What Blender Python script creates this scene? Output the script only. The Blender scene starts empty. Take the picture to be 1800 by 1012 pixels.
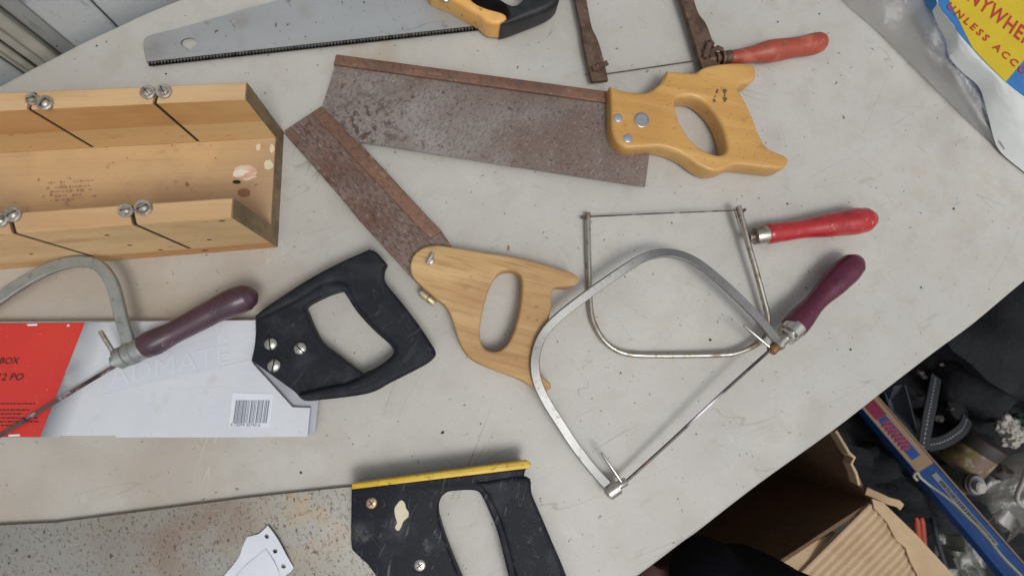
import bpy, bmesh, math, random
from mathutils import Vector, Matrix, noise
from mathutils.geometry import tessellate_polygon
random.seed(7)
R = math.radians
sc = bpy.context.scene
COL = sc.collection

# ------------------------------------------------------------------ camera
FPX, CX, CY = 925.0, 900.0, 506.0          # focal length and centre in photo pixels (1800 wide)
NX, NY = 797.0, 638.0                      # where the plumb line under the camera meets the picture
CAMH = 0.43                                # height above the table top
zc = Vector((-(NX-CX), (NY-CY), FPX)).normalized()
xc = (Vector((1, 0, 0)) - zc*zc.x).normalized()
yc = zc.cross(xc)
ROT = Matrix((xc, yc, zc))                 # camera -> world
cam_d = bpy.data.cameras.new('camera'); cam = bpy.data.objects.new('camera', cam_d); COL.objects.link(cam)
cam_d.sensor_width = 36; cam_d.lens = 36*FPX/1800.0; cam_d.clip_start = 0.01; cam_d.clip_end = 50
cam.matrix_world = Matrix.Translation((0, 0, CAMH)) @ ROT.to_4x4()
sc.camera = cam
cam_d.dof.use_dof = True; cam_d.dof.focus_distance = .425; cam_d.dof.aperture_fstop = 5.6

def W(px, py, z=0.0):
    d = ROT @ Vector((px-CX, -(py-CY), -FPX))
    t = (z-CAMH)/d.z
    return Vector((d.x*t, d.y*t, z))
def MM(z=0.0): return (CAMH-z)/FPX         # metres per photo pixel at height z

# ------------------------------------------------------------------ light
SUN_EL, SUN_AZ = R(64), R(-62)             # azimuth measured from +X
w = bpy.data.worlds.new("World"); sc.world = w; w.use_nodes = True
nt = w.node_tree; nt.nodes.clear()
sky = nt.nodes.new('ShaderNodeTexSky'); sky.sky_type = 'NISHITA'; sky.sun_disc = False
sky.sun_elevation = SUN_EL; sky.sun_rotation = R(90)-SUN_AZ; sky.dust_density = 4; sky.air_density = 1.0
hs = nt.nodes.new('ShaderNodeHueSaturation'); hs.inputs['Saturation'].default_value = 0.22
bg = nt.nodes.new('ShaderNodeBackground'); bg.inputs['Strength'].default_value = 0.1
wo = nt.nodes.new('ShaderNodeOutputWorld')
nt.links.new(sky.outputs[0], hs.inputs['Color']); nt.links.new(hs.outputs[0], bg.inputs['Color']); nt.links.new(bg.outputs[0], wo.inputs['Surface'])
sd = bpy.data.lights.new('sun', 'SUN'); sd.energy = 1.0; sd.angle = R(20); sd.color = (1.0, 0.985, 0.96)
sun = bpy.data.objects.new('sun', sd); COL.objects.link(sun)
sv = Vector((math.cos(SUN_EL)*math.cos(SUN_AZ), math.cos(SUN_EL)*math.sin(SUN_AZ), math.sin(SUN_EL)))
sun.rotation_euler = sv.to_track_quat('Z', 'Y').to_euler(); sun.location = sv*2
sc.view_settings.view_transform = 'Standard'; sc.view_settings.look = 'None'; sc.view_settings.gamma = 1
sc.view_settings.exposure = 0.06

# ------------------------------------------------------------------ materials
def srgb(r, g, b):
    f = lambda c: (c/255/12.92) if c/255 <= 0.04045 else ((c/255+0.055)/1.055)**2.4
    return (f(r), f(g), f(b))
def O(s, lo, hi, c, d=4, st=(1, 1, 1), rot=0, amt=1.0, rough=None, kind='noise', at=None, rad=None, dist=0.0, off=0, brk=None):
    return dict(brk=brk, s=s, lo=lo, hi=hi, c=c, d=d, st=st, rot=rot, amt=amt, rough=rough, kind=kind, at=at, rad=rad, dist=dist, off=off)
def material(name, base, rough=0.5, metal=0.0, ov=(), bump=None, spec=0.5, coat=0.0, sheen=0.0, alpha=None, trans=None):
    m = bpy.data.materials.new(name); m.use_nodes = True
    n = m.node_tree.nodes; L = m.node_tree.links
    b = n['Principled BSDF']
    b.inputs['Metallic'].default_value = metal; b.inputs['Specular IOR Level'].default_value = spec
    b.inputs['Coat Weight'].default_value = coat; b.inputs['Coat Roughness'].default_value = 0.25
    b.inputs['Sheen Weight'].default_value = sheen
    if alpha is not None: b.inputs['Alpha'].default_value = alpha
    if trans is not None: b.inputs['Transmission Weight'].default_value = trans
    tc = n.new('ShaderNodeTexCoord')
    col = n.new('ShaderNodeRGB'); col.outputs[0].default_value = (*base, 1); cur = col.outputs[0]
    rv = n.new('ShaderNodeValue'); rv.outputs[0].default_value = rough; rcur = rv.outputs[0]
    def mapped(st, rot, off=0):
        mp = n.new('ShaderNodeMapping'); mp.vector_type = 'POINT'
        r1 = n.new('ShaderNodeMapping'); r1.inputs['Rotation'].default_value = (0, 0, R(-rot)); r1.inputs['Location'].default_value = (off, off*.7, 0)
        L.new(tc.outputs['Object'], r1.inputs['Vector']); L.new(r1.outputs[0], mp.inputs['Vector'])
        mp.inputs['Scale'].default_value = st
        return mp.outputs[0]
    for o in ov:
        v = mapped(o['st'], o['rot'], o['off'])
        if o['kind'] == 'noise':
            t = n.new('ShaderNodeTexNoise'); t.inputs['Scale'].default_value = o['s']; t.inputs['Detail'].default_value = o['d']
            t.inputs['Distortion'].default_value = o['dist']; L.new(v, t.inputs['Vector']); f = t.outputs[0]
        elif o['kind'] == 'voronoi':
            t = n.new('ShaderNodeTexVoronoi'); t.inputs['Scale'].default_value = o['s']; L.new(v, t.inputs['Vector']); f = t.outputs['Distance']
        elif o['kind'] == 'line':      # hairline scratches: a thin band around the middle of a stretched noise
            t = n.new('ShaderNodeTexNoise'); t.inputs['Scale'].default_value = o['s']; t.inputs['Detail'].default_value = o['d']; L.new(v, t.inputs['Vector'])
            s1 = n.new('ShaderNodeMath'); s1.operation = 'SUBTRACT'; L.new(t.outputs[0], s1.inputs[0]); s1.inputs[1].default_value = .5
            s2 = n.new('ShaderNodeMath'); s2.operation = 'ABSOLUTE'; L.new(s1.outputs[0], s2.inputs[0]); f = s2.outputs[0]
        elif o['kind'] == 'grad':      # position along x of the rotated frame, metres
            sx = n.new('ShaderNodeSeparateXYZ'); L.new(v, sx.inputs[0]); f = sx.outputs[0]
        mr = n.new('ShaderNodeMapRange'); mr.clamp = True
        mr.inputs['From Min'].default_value = o['lo']; mr.inputs['From Max'].default_value = o['hi']
        L.new(f, mr.inputs['Value']); mask = mr.outputs[0]
        if o['brk'] is not None:       # broken up by a second noise
            t2 = n.new('ShaderNodeTexNoise'); t2.inputs['Scale'].default_value = o['brk']; t2.inputs['Detail'].default_value = 3; L.new(mapped((1, 1, 1), 0, o['off']+11), t2.inputs['Vector'])
            m3 = n.new('ShaderNodeMapRange'); m3.inputs['From Min'].default_value = .52; m3.inputs['From Max'].default_value = .6; L.new(t2.outputs[0], m3.inputs['Value'])
            mu = n.new('ShaderNodeMath'); mu.operation = 'MULTIPLY'; L.new(mask, mu.inputs[0]); L.new(m3.outputs[0], mu.inputs[1]); mask = mu.outputs[0]
        if o['at'] is not None:        # confined to a round patch with a ragged rim
            vm = n.new('ShaderNodeVectorMath'); vm.operation = 'DISTANCE'; L.new(tc.outputs['Object'], vm.inputs[0]); vm.inputs[1].default_value = o['at']
            m2 = n.new('ShaderNodeMapRange'); m2.inputs['From Min'].default_value = o['rad']; m2.inputs['From Max'].default_value = o['rad']*0.3
            L.new(vm.outputs['Value'], m2.inputs['Value'])
            mu = n.new('ShaderNodeMath'); mu.operation = 'MULTIPLY'; L.new(mask, mu.inputs[0]); L.new(m2.outputs[0], mu.inputs[1]); mask = mu.outputs[0]
        mu = n.new('ShaderNodeMath'); mu.operation = 'MULTIPLY'; L.new(mask, mu.inputs[0]); mu.inputs[1].default_value = o['amt']; mask = mu.outputs[0]
        mx = n.new('ShaderNodeMix'); mx.data_type = 'RGBA'; L.new(mask, mx.inputs[0]); L.new(cur, mx.inputs[6]); mx.inputs[7].default_value = (*o['c'], 1); cur = mx.outputs[2]
        if o['rough'] is not None:
            mf = n.new('ShaderNodeMix'); mf.data_type = 'FLOAT'; L.new(mask, mf.inputs[0]); L.new(rcur, mf.inputs[2]); mf.inputs[3].default_value = o['rough']; rcur = mf.outputs[0]
            if metal > 0.3 and o['rough'] > 0.55:
                pass
    L.new(cur, b.inputs['Base Color']); L.new(rcur, b.inputs['Roughness'])
    if bump:
        prev = None
        for (s, dist, st, rot) in bump:
            t = n.new('ShaderNodeTexNoise'); t.inputs['Scale'].default_value = s; t.inputs['Detail'].default_value = 4
            L.new(mapped(st, rot), t.inputs['Vector'])
            bp = n.new('ShaderNodeBump'); bp.inputs['Strength'].default_value = 1.0; bp.inputs['Distance'].default_value = dist
            L.new(t.outputs[0], bp.inputs['Height'])
            if prev: L.new(prev, bp.inputs['Normal'])
            prev = bp.outputs[0]
        L.new(prev, b.inputs['Normal'])
    return m

ISO = (1, 1, 1)
def rel(px, py, ox, oy, z=0, oz=0): v = W(px, py, z)-W(ox, oy, 0)-Vector((0, 0, oz)); return (v.x, v.y, v.z)
def tbl(px, py): return rel(px, py, 900, 500, 0, -.76)
def LN(s, c, rot, w=.004, amt=.4, st=.08, off=0, brk=20, d=1): return O(s, w, w*.3, c, d=d, st=(st, 1, 1), rot=rot, amt=amt, off=off, kind='line', brk=brk)
BR = srgb(150, 128, 100)
M = {}
M['table'] = material('table_plastic', srgb(194, 192, 185), 0.45, ov=[
    O(6, .35, .7, srgb(179, 177, 171), d=5, amt=.8), O(28, .5, .75, srgb(172, 163, 148), d=6, amt=.4),
    O(14, .30, .66, BR, at=tbl(60, 850), rad=.24, amt=.5), O(18, .3, .66, BR, at=tbl(280, 520), rad=.17, amt=.42), O(20, .3, .66, BR, at=tbl(20, 540), rad=.12, amt=.4),
    O(34, .35, .62, srgb(165, 140, 105), at=tbl(655, 95), rad=.05, amt=.5), O(25, .35, .66, BR, at=tbl(340, 880), rad=.16, amt=.4), O(40, .4, .6, srgb(150, 118, 80), at=tbl(350, 780), rad=.03, amt=.5),
    O(16, .3, .7, srgb(160, 158, 153), at=tbl(1300, 800), rad=.3, amt=.5), O(30, .4, .65, srgb(150, 140, 130), at=tbl(1680, 190), rad=.08, amt=.5),  # light falloff at lower right, then the package's shadow, painted into the table
    O(60, .45, .65, srgb(186, 160, 130), at=tbl(1700, 350), rad=.1, amt=.3),
    O(10, .4, .65, srgb(180, 177, 171), d=7, amt=.5, off=9), O(45, .52, .7, srgb(162, 156, 146), d=7, amt=.28, off=4), O(170, .52, .7, srgb(168, 163, 155), d=6, amt=.2, off=2),
    O(900, .45, .7, srgb(166, 162, 155), d=2, amt=.25, off=6),
    LN(26, srgb(140, 134, 126), 20, .0022, .5, .1, 0, 14), LN(30, srgb(140, 134, 126), -40, .0022, .45, .08, 3, 16), LN(34, srgb(206, 203, 197), 75, .0018, .35, .1, 5, 18), LN(24, srgb(130, 124, 116), 62, .0018, .5, .07, 8, 12), LN(60, srgb(146, 140, 132), -12, .003, .4, .1, 12, 30),
    O(70, .62, .68, srgb(150, 144, 136), st=(.25, 1, 1), rot=20, amt=.3, off=13, brk=25), O(90, .64, .69, srgb(208, 205, 199), st=(.2, 1, 1), rot=-50, amt=.2, off=17, brk=25),
    O(700, .66, .74, srgb(110, 100, 88), d=2, amt=.4), O(240, .70, .75, srgb(84, 74, 64), d=3, amt=.8)],
    bump=[(900, .00006, ISO, 0), (60, .0004, ISO, 0)])
def steel(name, base, ov=(), rough=.38, metal=.85, rot=0, b=.00006): return material(name, base, rough, metal, ov, bump=[(260, b, (.15, 1, 1), rot)])
M['saw_steel'] = steel('worn_saw_steel', srgb(172, 175, 177), [O(26, .42, .68, srgb(158, 160, 160), d=7, st=(.4, 1, 1), rot=8, amt=.7, rough=.55), O(120, .62, .68, srgb(100, 92, 86), d=6, st=(.7, 1, 1), rot=-40, amt=.6, rough=.7, brk=30),
     O(260, .64, .69, srgb(62, 52, 48), d=4, st=(1, .5, 1), rot=20, amt=.8, rough=.7, brk=45), O(30, .58, .75, srgb(140, 122, 104), d=7, amt=.5, rough=.6), O(20, .4, .6, srgb(134, 128, 120), at=rel(270, 95, 600, 60), rad=.03, amt=.6), LN(50, srgb(120, 118, 116), 8, .004, .4, .04, 2, 40), LN(60, srgb(186, 188, 190), 10, .004, .4, .04, 6, 40)], rough=.5, metal=.5, rot=8)
M['dark_teeth'] = material('dark_teeth_steel', srgb(112, 108, 104), .55, .4, ov=[O(200, .5, .65, srgb(64, 58, 54))])
M['rust_blade'] = steel('rusty_blade', srgb(150, 142, 136), [O(30, .3, .66, srgb(116, 98, 90), d=7, amt=.9, rough=.6, at=rel(1000, 190, 900, 220), rad=.16), O(40, .35, .62, srgb(112, 92, 84), d=7, amt=.8, rough=.6, at=rel(700, 140, 900, 220), rad=.08),
     O(24, .42, .66, srgb(128, 110, 100), d=8, amt=.75, rough=.6), O(30, .35, .66, srgb(168, 166, 164), d=8, amt=.6, at=rel(720, 235, 900, 220), rad=.075), O(500, .47, .62, srgb(108, 92, 85), d=6, amt=.5, rough=.6, st=(.6, 1, 1), rot=50), O(480, .58, .68, srgb(178, 172, 168), d=5, amt=.35, off=3, st=(.6, 1, 1), rot=50),
     O(150, .60, .66, srgb(92, 64, 54), d=6, amt=.7, rough=.75, brk=40), O(260, .62, .67, srgb(72, 54, 48), d=5, amt=.6, rough=.8), O(60, .3, .5, srgb(104, 58, 46), d=5, amt=1.0, at=rel(734, 249, 900, 220), rad=.007), O(200, .5, .6, srgb(70, 52, 48), d=5, amt=.8, at=rel(650, 225, 900, 220), rad=.04),
     LN(60, srgb(104, 90, 86), 8, .006, .4, .1, 0, 40), LN(70, srgb(176, 170, 168), -8, .004, .4, .1, 5, 40)], rough=.5, metal=.5, b=.0001)
M['rust_blade_dark'] = steel('browned_blade', srgb(132, 114, 104), [O(26, .38, .64, srgb(106, 84, 74), d=8, amt=.85, rough=.65), O(420, .46, .6, srgb(80, 64, 58), d=6, amt=.6, rough=.7, st=(.5, 1, 1), rot=-45), O(400, .58, .68, srgb(164, 152, 148), d=5, amt=.5, off=3, st=(.5, 1, 1), rot=-45),
     O(50, .56, .7, srgb(126, 90, 72), d=7, amt=.55, rough=.8), O(120, .6, .66, srgb(84, 54, 44), d=6, amt=.7, brk=50), LN(70, srgb(160, 148, 142), -48, .004, .4, .08, 5, 40)], rough=.55, metal=.45, b=.00012)
M['rust_spine'] = steel('rusty_spine', srgb(132, 98, 80), [O(30, .38, .62, srgb(104, 80, 68), d=8, amt=.9), O(60, .5, .66, srgb(140, 100, 76), d=7, amt=.55), O(300, .5, .66, srgb(84, 64, 56), d=6, amt=.6), O(200, .62, .7, srgb(160, 142, 130), d=5, amt=.4)], rough=.6, metal=.3, b=.00012)
M['rust_iron'] = steel('brown_rusted_iron', srgb(104, 84, 70), [O(90, .4, .62, srgb(78, 58, 48), d=7, amt=.9), O(200, .55, .68, srgb(132, 98, 78), d=5, amt=.7), O(300, .62, .7, srgb(52, 40, 36), amt=.8)], rough=.62, metal=.35, b=.0003)
M['speckled'] = steel('freckled_blade', srgb(156, 155, 148), [O(10, .4, .66, srgb(138, 136, 129), d=8, amt=.8), O(9, .5, .7, srgb(150, 136, 116), d=8, amt=.45, rough=.6), O(40, .45, .65, srgb(176, 150, 112), d=7, amt=.6, at=rel(540, 878, 500, 950), rad=.05), O(30, .4, .62, srgb(138, 116, 98), d=7, amt=.7, at=rel(340, 930, 500, 950), rad=.07),
     O(420, .56, .66, srgb(128, 114, 98), d=6, st=(1, .6, 1), rot=20, amt=.5, rough=.7), O(500, .62, .67, srgb(84, 66, 54), d=4, st=(1, .5, 1), rot=20, amt=.8, rough=.7, brk=90), O(300, .66, .7, srgb(74, 54, 42), d=4, st=(1, .5, 1), rot=20, amt=.8), O(160, .66, .71, srgb(124, 90, 64), d=5, amt=.5), O(560, .60, .65, srgb(78, 64, 54), d=3, st=(1, .6, 1), rot=20, amt=.7, off=4), LN(60, srgb(196, 194, 188), 4, .004, .4, .06, 3, 30)], rough=.42, metal=.55, b=.00012)
M['plain_steel'] = steel('plain_grey_steel', srgb(176, 178, 186), [O(60, .5, .7, srgb(155, 156, 160), amt=.6)], rough=.4, metal=.7)
M['chrome'] = material('nickel_plate', srgb(205, 203, 196), .24, 1.0, ov=[O(120, .5, .66, srgb(150, 140, 126), d=5, amt=.6, rough=.45)], bump=[(300, .00008, ISO, 0)])
M['frame_wire'] = material('tarnished_wire', srgb(186, 180, 168), .3, .95, ov=[O(80, .5, .62, srgb(138, 112, 92), d=5, amt=.8, rough=.6), O(300, .58, .68, srgb(80, 66, 56), amt=.6, rough=.6)], bump=[(300, .0001, ISO, 0)])
M['frame_flat'] = material('brushed_flat_bar', srgb(140, 140, 137), .38, .8, ov=[O(60, .45, .7, srgb(150, 150, 150), amt=.6, rough=.45), O(260, .6, .7, srgb(110, 106, 100), amt=.6, rough=.5)], bump=[(280, .00008, ISO, 0)])
M['frame_dull'] = material('dull_zinc_bar', srgb(158, 162, 158), .5, .7, ov=[O(70, .45, .65, srgb(138, 144, 142), d=6, amt=.8), O(200, .6, .7, srgb(112, 110, 102), amt=.6)], bump=[(240, .0002, ISO, 0)])
M['washer'] = material('weathered_zinc', srgb(190, 184, 174), .38, .7, ov=[O(260, .45, .65, srgb(112, 98, 84), d=4, amt=.8, rough=.6)], bump=[(500, .0002, ISO, 0)])
M['blade_thin'] = material('thin_dark_blade', srgb(104, 88, 84), .5, .6, ov=[O(60, .5, .6, srgb(60, 48, 48), amt=.9), O(90, .58, .66, srgb(190, 182, 185), amt=.8, off=2)])
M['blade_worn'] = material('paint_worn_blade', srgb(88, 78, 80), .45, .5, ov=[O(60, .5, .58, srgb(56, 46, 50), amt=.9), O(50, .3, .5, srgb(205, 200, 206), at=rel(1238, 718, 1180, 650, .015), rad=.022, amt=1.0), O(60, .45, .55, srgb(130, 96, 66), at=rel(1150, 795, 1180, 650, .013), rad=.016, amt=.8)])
M['brass'] = material('dull_brass', srgb(166, 130, 88), .42, .85, ov=[O(200, .45, .65, srgb(112, 84, 56), amt=.8, rough=.6)])
M['pale_brass'] = material('pale_brass', srgb(206, 196, 160), .4, .5, ov=[O(300, .5, .65, srgb(150, 134, 96), amt=.7)])
M['slot'] = material('slot_shade_and_nail_marks', srgb(36, 30, 25), .8)  # near-black stands in for shade in kerfs and screw slots; also nail marks
def wood(name, base, dark, light, rot, rough=.45, coat=.0, sc_=1.0, extra=(), b=.00025):
    return material(name, base, rough, 0, [O(26*sc_, .38, .66, dark, d=6, st=(.12, 1, 1), rot=rot, amt=.75), O(90*sc_, .5, .72, light, d=5, st=(.06, 1, 1), rot=rot, amt=.55, off=2), O(380*sc_, .56, .7, dark, d=3, st=(.05, 1, 1), rot=rot, amt=.55, off=5), *extra], coat=coat, bump=[(500, b, (.05, 1, 1), rot)])
M['beech'] = wood('varnished_beech', srgb(208, 162, 92), srgb(190, 142, 74), srgb(220, 178, 110), -8, .42, .15, 1.0, [O(14, .45, .7, srgb(178, 128, 66), d=6, amt=.5), O(90, .6, .7, srgb(130, 92, 54), d=6, amt=.4, brk=40), LN(80, srgb(140, 98, 54), 30, .004, .5, .15, 4, 40), O(500, .68, .72, srgb(96, 66, 40), d=2, amt=.6)])
M['ply'] = wood('bare_hardwood', srgb(204, 170, 120), srgb(172, 132, 82), srgb(216, 184, 134), -12, .7, 0, 1.6, [O(18, .42, .68, srgb(168, 130, 88), d=7, amt=.6), O(300, .5, .66, srgb(160, 122, 78), d=5, st=(.08, 1, 1), rot=-14, amt=.6, off=8), O(50, .62, .7, srgb(130, 96, 62), d=6, amt=.4, brk=30), O(120, .66, .72, srgb(120, 84, 50), d=3, amt=.6)])
DIRT = [O(20, .42, .66, srgb(160, 134, 108), d=8, amt=.55), O(120, .6, .68, srgb(130, 102, 76), d=6, amt=.5, brk=30), LN(60, srgb(140, 110, 80), 6, .004, .5, .1, 3, 30), LN(60, srgb(222, 200, 166), 60, .004, .4, .1, 6, 30)]
M['pine_base'] = wood('pine_box_base', srgb(204, 172, 128), srgb(184, 148, 104), srgb(214, 180, 122), 4, .55, 0, .8, DIRT+[O(12, .5, .7, srgb(166, 132, 104), d=5, amt=.6), O(160, .7, .74, srgb(110, 78, 50), d=2, amt=.7)])
M['pine_wall'] = wood('pine_box_wall', srgb(220, 188, 138), srgb(202, 166, 116), srgb(228, 196, 144), 4, .55, 0, .8, [O(60, .6, .7, srgb(168, 128, 84), d=6, st=(.3, 1, 1), rot=4, amt=.5), O(10, .45, .7, srgb(214, 166, 104), d=6, st=(.3, 1, 1), rot=4, amt=.6, off=9), O(300, .66, .72, srgb(110, 80, 54), d=3, st=(.4, 1, 1), rot=4, amt=.6), O(14, .5, .72, srgb(186, 144, 104), d=5, amt=.5)])
M['pine_strip'] = wood('stained_strip', srgb(208, 164, 108), srgb(186, 136, 82), srgb(214, 172, 120), 4, .55, 0, .8, [O(8, .46, .6, srgb(184, 126, 72), d=5, amt=.7)])
M['pine_top'] = wood('worn_top_edge', srgb(202, 168, 124), srgb(182, 142, 96), srgb(212, 180, 138), 4, .6, 0, .8, [O(30, .5, .7, srgb(182, 148, 122), d=5, amt=.6)])
M['end_grain'] = material('dirty_end_grain', srgb(140, 118, 86), .7, 0, [O(40, .4, .65, srgb(110, 90, 66), d=6, amt=.9), O(200, .5, .7, srgb(158, 136, 102), d=4, amt=.6, st=(1, 1, .3)), O(70, .6, .7, srgb(90, 74, 56), amt=.6)], bump=[(400, .0004, ISO, 0)])
M['black_plastic'] = material('black_moulded_plastic', srgb(27, 30, 37), .58, 0, [O(60, .5, .7, srgb(58, 61, 68), d=6, amt=.5, rough=.55), O(200, .66, .7, srgb(120, 122, 124), d=2, st=(.15, 1, 1), rot=55, amt=.08), O(900, .68, .74, srgb(130, 128, 122), amt=.3), LN(70, srgb(84, 86, 90), 30, .004, .6, .15, 4, 45), LN(90, srgb(96, 98, 102), -60, .003, .6, .15, 8, 45), O(40, .5, .7, srgb(56, 56, 58), d=7, amt=.4, off=7, rough=.65)], spec=.22, bump=[(1500, .00008, ISO, 0)])
M['black_plastic_worn'] = material('scuffed_black_plastic', srgb(25, 28, 36), .6, 0, [O(40, .5, .7, srgb(60, 62, 70), d=6, amt=.6, rough=.55), O(60, .62, .7, srgb(90, 88, 86), d=6, amt=.3), O(300, .67, .71, srgb(150, 150, 148), d=2, st=(.2, 1, 1), rot=70, amt=.22), O(900, .66, .73, srgb(150, 148, 140), amt=.4), LN(70, srgb(104, 106, 108), 80, .004, .7, .15, 4, 40), LN(90, srgb(120, 120, 120), -40, .003, .6, .15, 8, 45), O(80, .62, .68, srgb(100, 98, 92), d=6, amt=.5, brk=30)], spec=.22, bump=[(1200, .0001, ISO, 0)])
M['black_rubber'] = material('black_rubber', srgb(26, 27, 31), .45, 0, [O(80, .5, .7, srgb(56, 55, 58), d=5, amt=.6, rough=.5)], bump=[(600, .0001, ISO, 0)])
M['orange_plastic'] = material('orange_yellow_plastic', srgb(226, 174, 100), .4, 0, [O(50, .45, .7, srgb(208, 150, 78), d=5, amt=.7), O(160, .62, .7, srgb(120, 84, 50), d=4, amt=.6)], bump=[(300, .0002, ISO, 0)])
M['yellow_plastic'] = material('yellow_plastic', srgb(214, 178, 54), .4, 0, [O(60, .45, .7, srgb(194, 154, 38), d=6, amt=.8), O(240, .62, .7, srgb(130, 96, 40), d=4, amt=.6)], bump=[(300, .00015, ISO, 0)])
M['red_paint'] = material('red_lacquer', srgb(172, 34, 38), .34, 0, [O(30, .45, .68, srgb(148, 26, 30), d=5, amt=.8), O(160, .6, .7, srgb(205, 88, 68), d=5, st=(1, .2, 1), amt=.45), O(350, .66, .73, srgb(100, 34, 30), amt=.6), O(200, .63, .67, srgb(204, 120, 92), d=5, amt=.7, brk=50), LN(90, srgb(206, 110, 96), 80, .006, .6, .2, 4, 60), O(60, .55, .68, srgb(112, 28, 30), d=6, amt=.6, off=5)], coat=.3, bump=[(220, .00018, (1, .4, 1), 8)])
M['orange_paint'] = material('faded_red_paint', srgb(164, 74, 54), .45, 0, [O(40, .42, .68, srgb(146, 58, 46), d=6, amt=.8), O(120, .6, .7, srgb(130, 56, 52), d=5, amt=.6), O(60, .56, .7, srgb(196, 116, 86), amt=.6), O(260, .63, .68, srgb(96, 56, 46), amt=.6), LN(90, srgb(206, 140, 110), 80, .006, .6, .2, 4, 60)], bump=[(260, .0002, (1, .3, 1), 12)])
M['maroon_paint'] = material('maroon_stain', srgb(90, 26, 52), .42, 0, [O(60, .42, .68, srgb(80, 20, 46), d=6, amt=.8), O(240, .6, .72, srgb(136, 70, 92), d=5, amt=.4), O(220, .63, .67, srgb(146, 96, 96), d=5, amt=.6, brk=50), LN(90, srgb(140, 76, 96), -30, .006, .6, .2, 4, 60), O(50, .55, .68, srgb(62, 16, 38), d=6, amt=.7, off=5)], coat=.15, bump=[(400, .00018, (1, .2, 1), 45)])
M['purple_paint'] = material('dark_purple_stain', srgb(74, 48, 60), .36, 0, [O(50, .42, .68, srgb(64, 42, 54), d=6, amt=.8), O(60, .6, .72, srgb(112, 90, 92), d=6, amt=.6, rough=.55), O(200, .62, .66, srgb(150, 128, 120), d=5, amt=.6, brk=45), LN(90, srgb(136, 112, 114), 70, .006, .6, .2, 4, 60), O(60, .56, .68, srgb(44, 28, 36), d=6, amt=.7, off=5)], coat=.2, bump=[(400, .00018, (.2, 1, 1), 27)])
M['paper_wrap'] = material('crinkled_white_paper', srgb(208, 211, 208), .7, 0, [O(20, .4, .7, srgb(196, 198, 194), amt=.5)], bump=[(60, .0006, ISO, 0)])
M['paper'] = material('white_paper', srgb(212, 216, 224), .7, 0, [O(20, .4, .7, srgb(214, 218, 228), amt=.5)], bump=[(60, .0006, ISO, 0)])
M['card_white'] = material('white_card', srgb(218, 223, 230), .38, 0, [O(30, .5, .75, srgb(206, 212, 220), amt=.6), O(500, .7, .74, srgb(120, 120, 120), d=2, amt=.5)], coat=.1, bump=[(40, .0005, ISO, 0)])
M['card_red'] = material('red_print', srgb(196, 50, 44), .4, 0, [O(16, .4, .7, srgb(202, 60, 40), amt=.6), O(600, .72, .75, srgb(222, 150, 140), d=2, amt=.7)], bump=[(60, .0003, ISO, 0)])
M['ink'] = material('black_ink', srgb(44, 30, 30), .5); M['ink_faint'] = material('faint_stamp_ink', srgb(162, 132, 102), .7)
M['ink_dark'] = material('dark_marker', srgb(104, 82, 56), .6); M['ink_red'] = material('red_ink', srgb(176, 52, 34), .5)
M['emboss'] = material('pale_varnish_print', srgb(202, 207, 213), .35); M['band_pale'] = material('pale_band_print', srgb(196, 201, 208), .35); M['barcode_grey'] = material('barcode_ink', srgb(120, 126, 136), .5)
M['card_yellow'] = material('yellow_print', srgb(206, 180, 34), .45, 0, [O(60, .4, .7, srgb(196, 166, 26), amt=.5)]); M['card_blue'] = material('blue_print', srgb(40, 108, 170), .45, 0, [O(60, .4, .7, srgb(52, 124, 186), amt=.6)])
M['cardboard'] = material('brown_cardboard', srgb(184, 158, 126), .85, 0, [O(30, .4, .7, srgb(168, 140, 108), amt=.7), O(120, .5, .7, srgb(190, 166, 136), d=4, st=(.2, 1, 1), rot=-40, amt=.5)], bump=[(300, .0003, ISO, 0)])
M['cardboard_in'] = material('shaded_cardboard_inside', srgb(108, 84, 60), .85, 0, [O(20, .4, .7, srgb(100, 72, 48), amt=.8), O(120, .5, .72, srgb(134, 100, 70), amt=.5)], bump=[(200, .0006, ISO, 0)])  # darker cardboard copy, the box cavity's shade put into its colour
M['cloth'] = material('black_cloth', srgb(20, 22, 26), .95, 0, [O(30, .45, .7, srgb(32, 35, 40), d=6, amt=.7), O(600, .5, .7, srgb(52, 54, 58), amt=.3)], bump=[(120, .002, ISO, 0), (1500, .0004, ISO, 0)])
M['strap'] = material('charcoal_webbing', srgb(30, 32, 37), .8, 0, [O(700, .45, .6, srgb(26, 28, 32), amt=.8)], bump=[(900, .0006, ISO, 0)])
M['knit'] = material('black_knit', srgb(7, 7, 10), .95, 0, [O(400, .5, .7, srgb(13, 13, 18), amt=.5)], spec=.1, bump=[(700, .001, ISO, 0)])
M['blue_box'] = material('blue_box_print', srgb(20, 68, 128), .5, 0, [O(40, .45, .7, srgb(14, 52, 104), d=6, amt=.6), O(200, .62, .7, srgb(70, 116, 170), amt=.4)])
M['tan_box'] = material('tan_box_border', srgb(146, 120, 96), .6, 0, [O(60, .45, .7, srgb(150, 120, 110), amt=.6)]); M['magenta'] = material('magenta_print', srgb(118, 30, 56), .5)
M['grey_label'] = material('grey_label', srgb(126, 128, 134), .5); M['label_yellow'] = material('yellow_can_label', srgb(112, 98, 50), .6, 0, [O(60, .5, .58, srgb(104, 78, 68), d=3, amt=.9), O(80, .58, .64, srgb(140, 134, 116), amt=.9, off=3), O(40, .56, .66, srgb(70, 56, 48), amt=.8, off=6)])
M['dark_lid'] = material('dark_lid', srgb(44, 36, 35), .6); M['grey_plastic'] = material('smoky_plastic', srgb(84, 84, 78), .25, 0, [O(30, .4, .7, srgb(84, 82, 74), d=6, amt=.8), O(90, .6, .72, srgb(112, 114, 110), d=5, amt=.4)], bump=[(60, .002, ISO, 0)])
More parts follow.
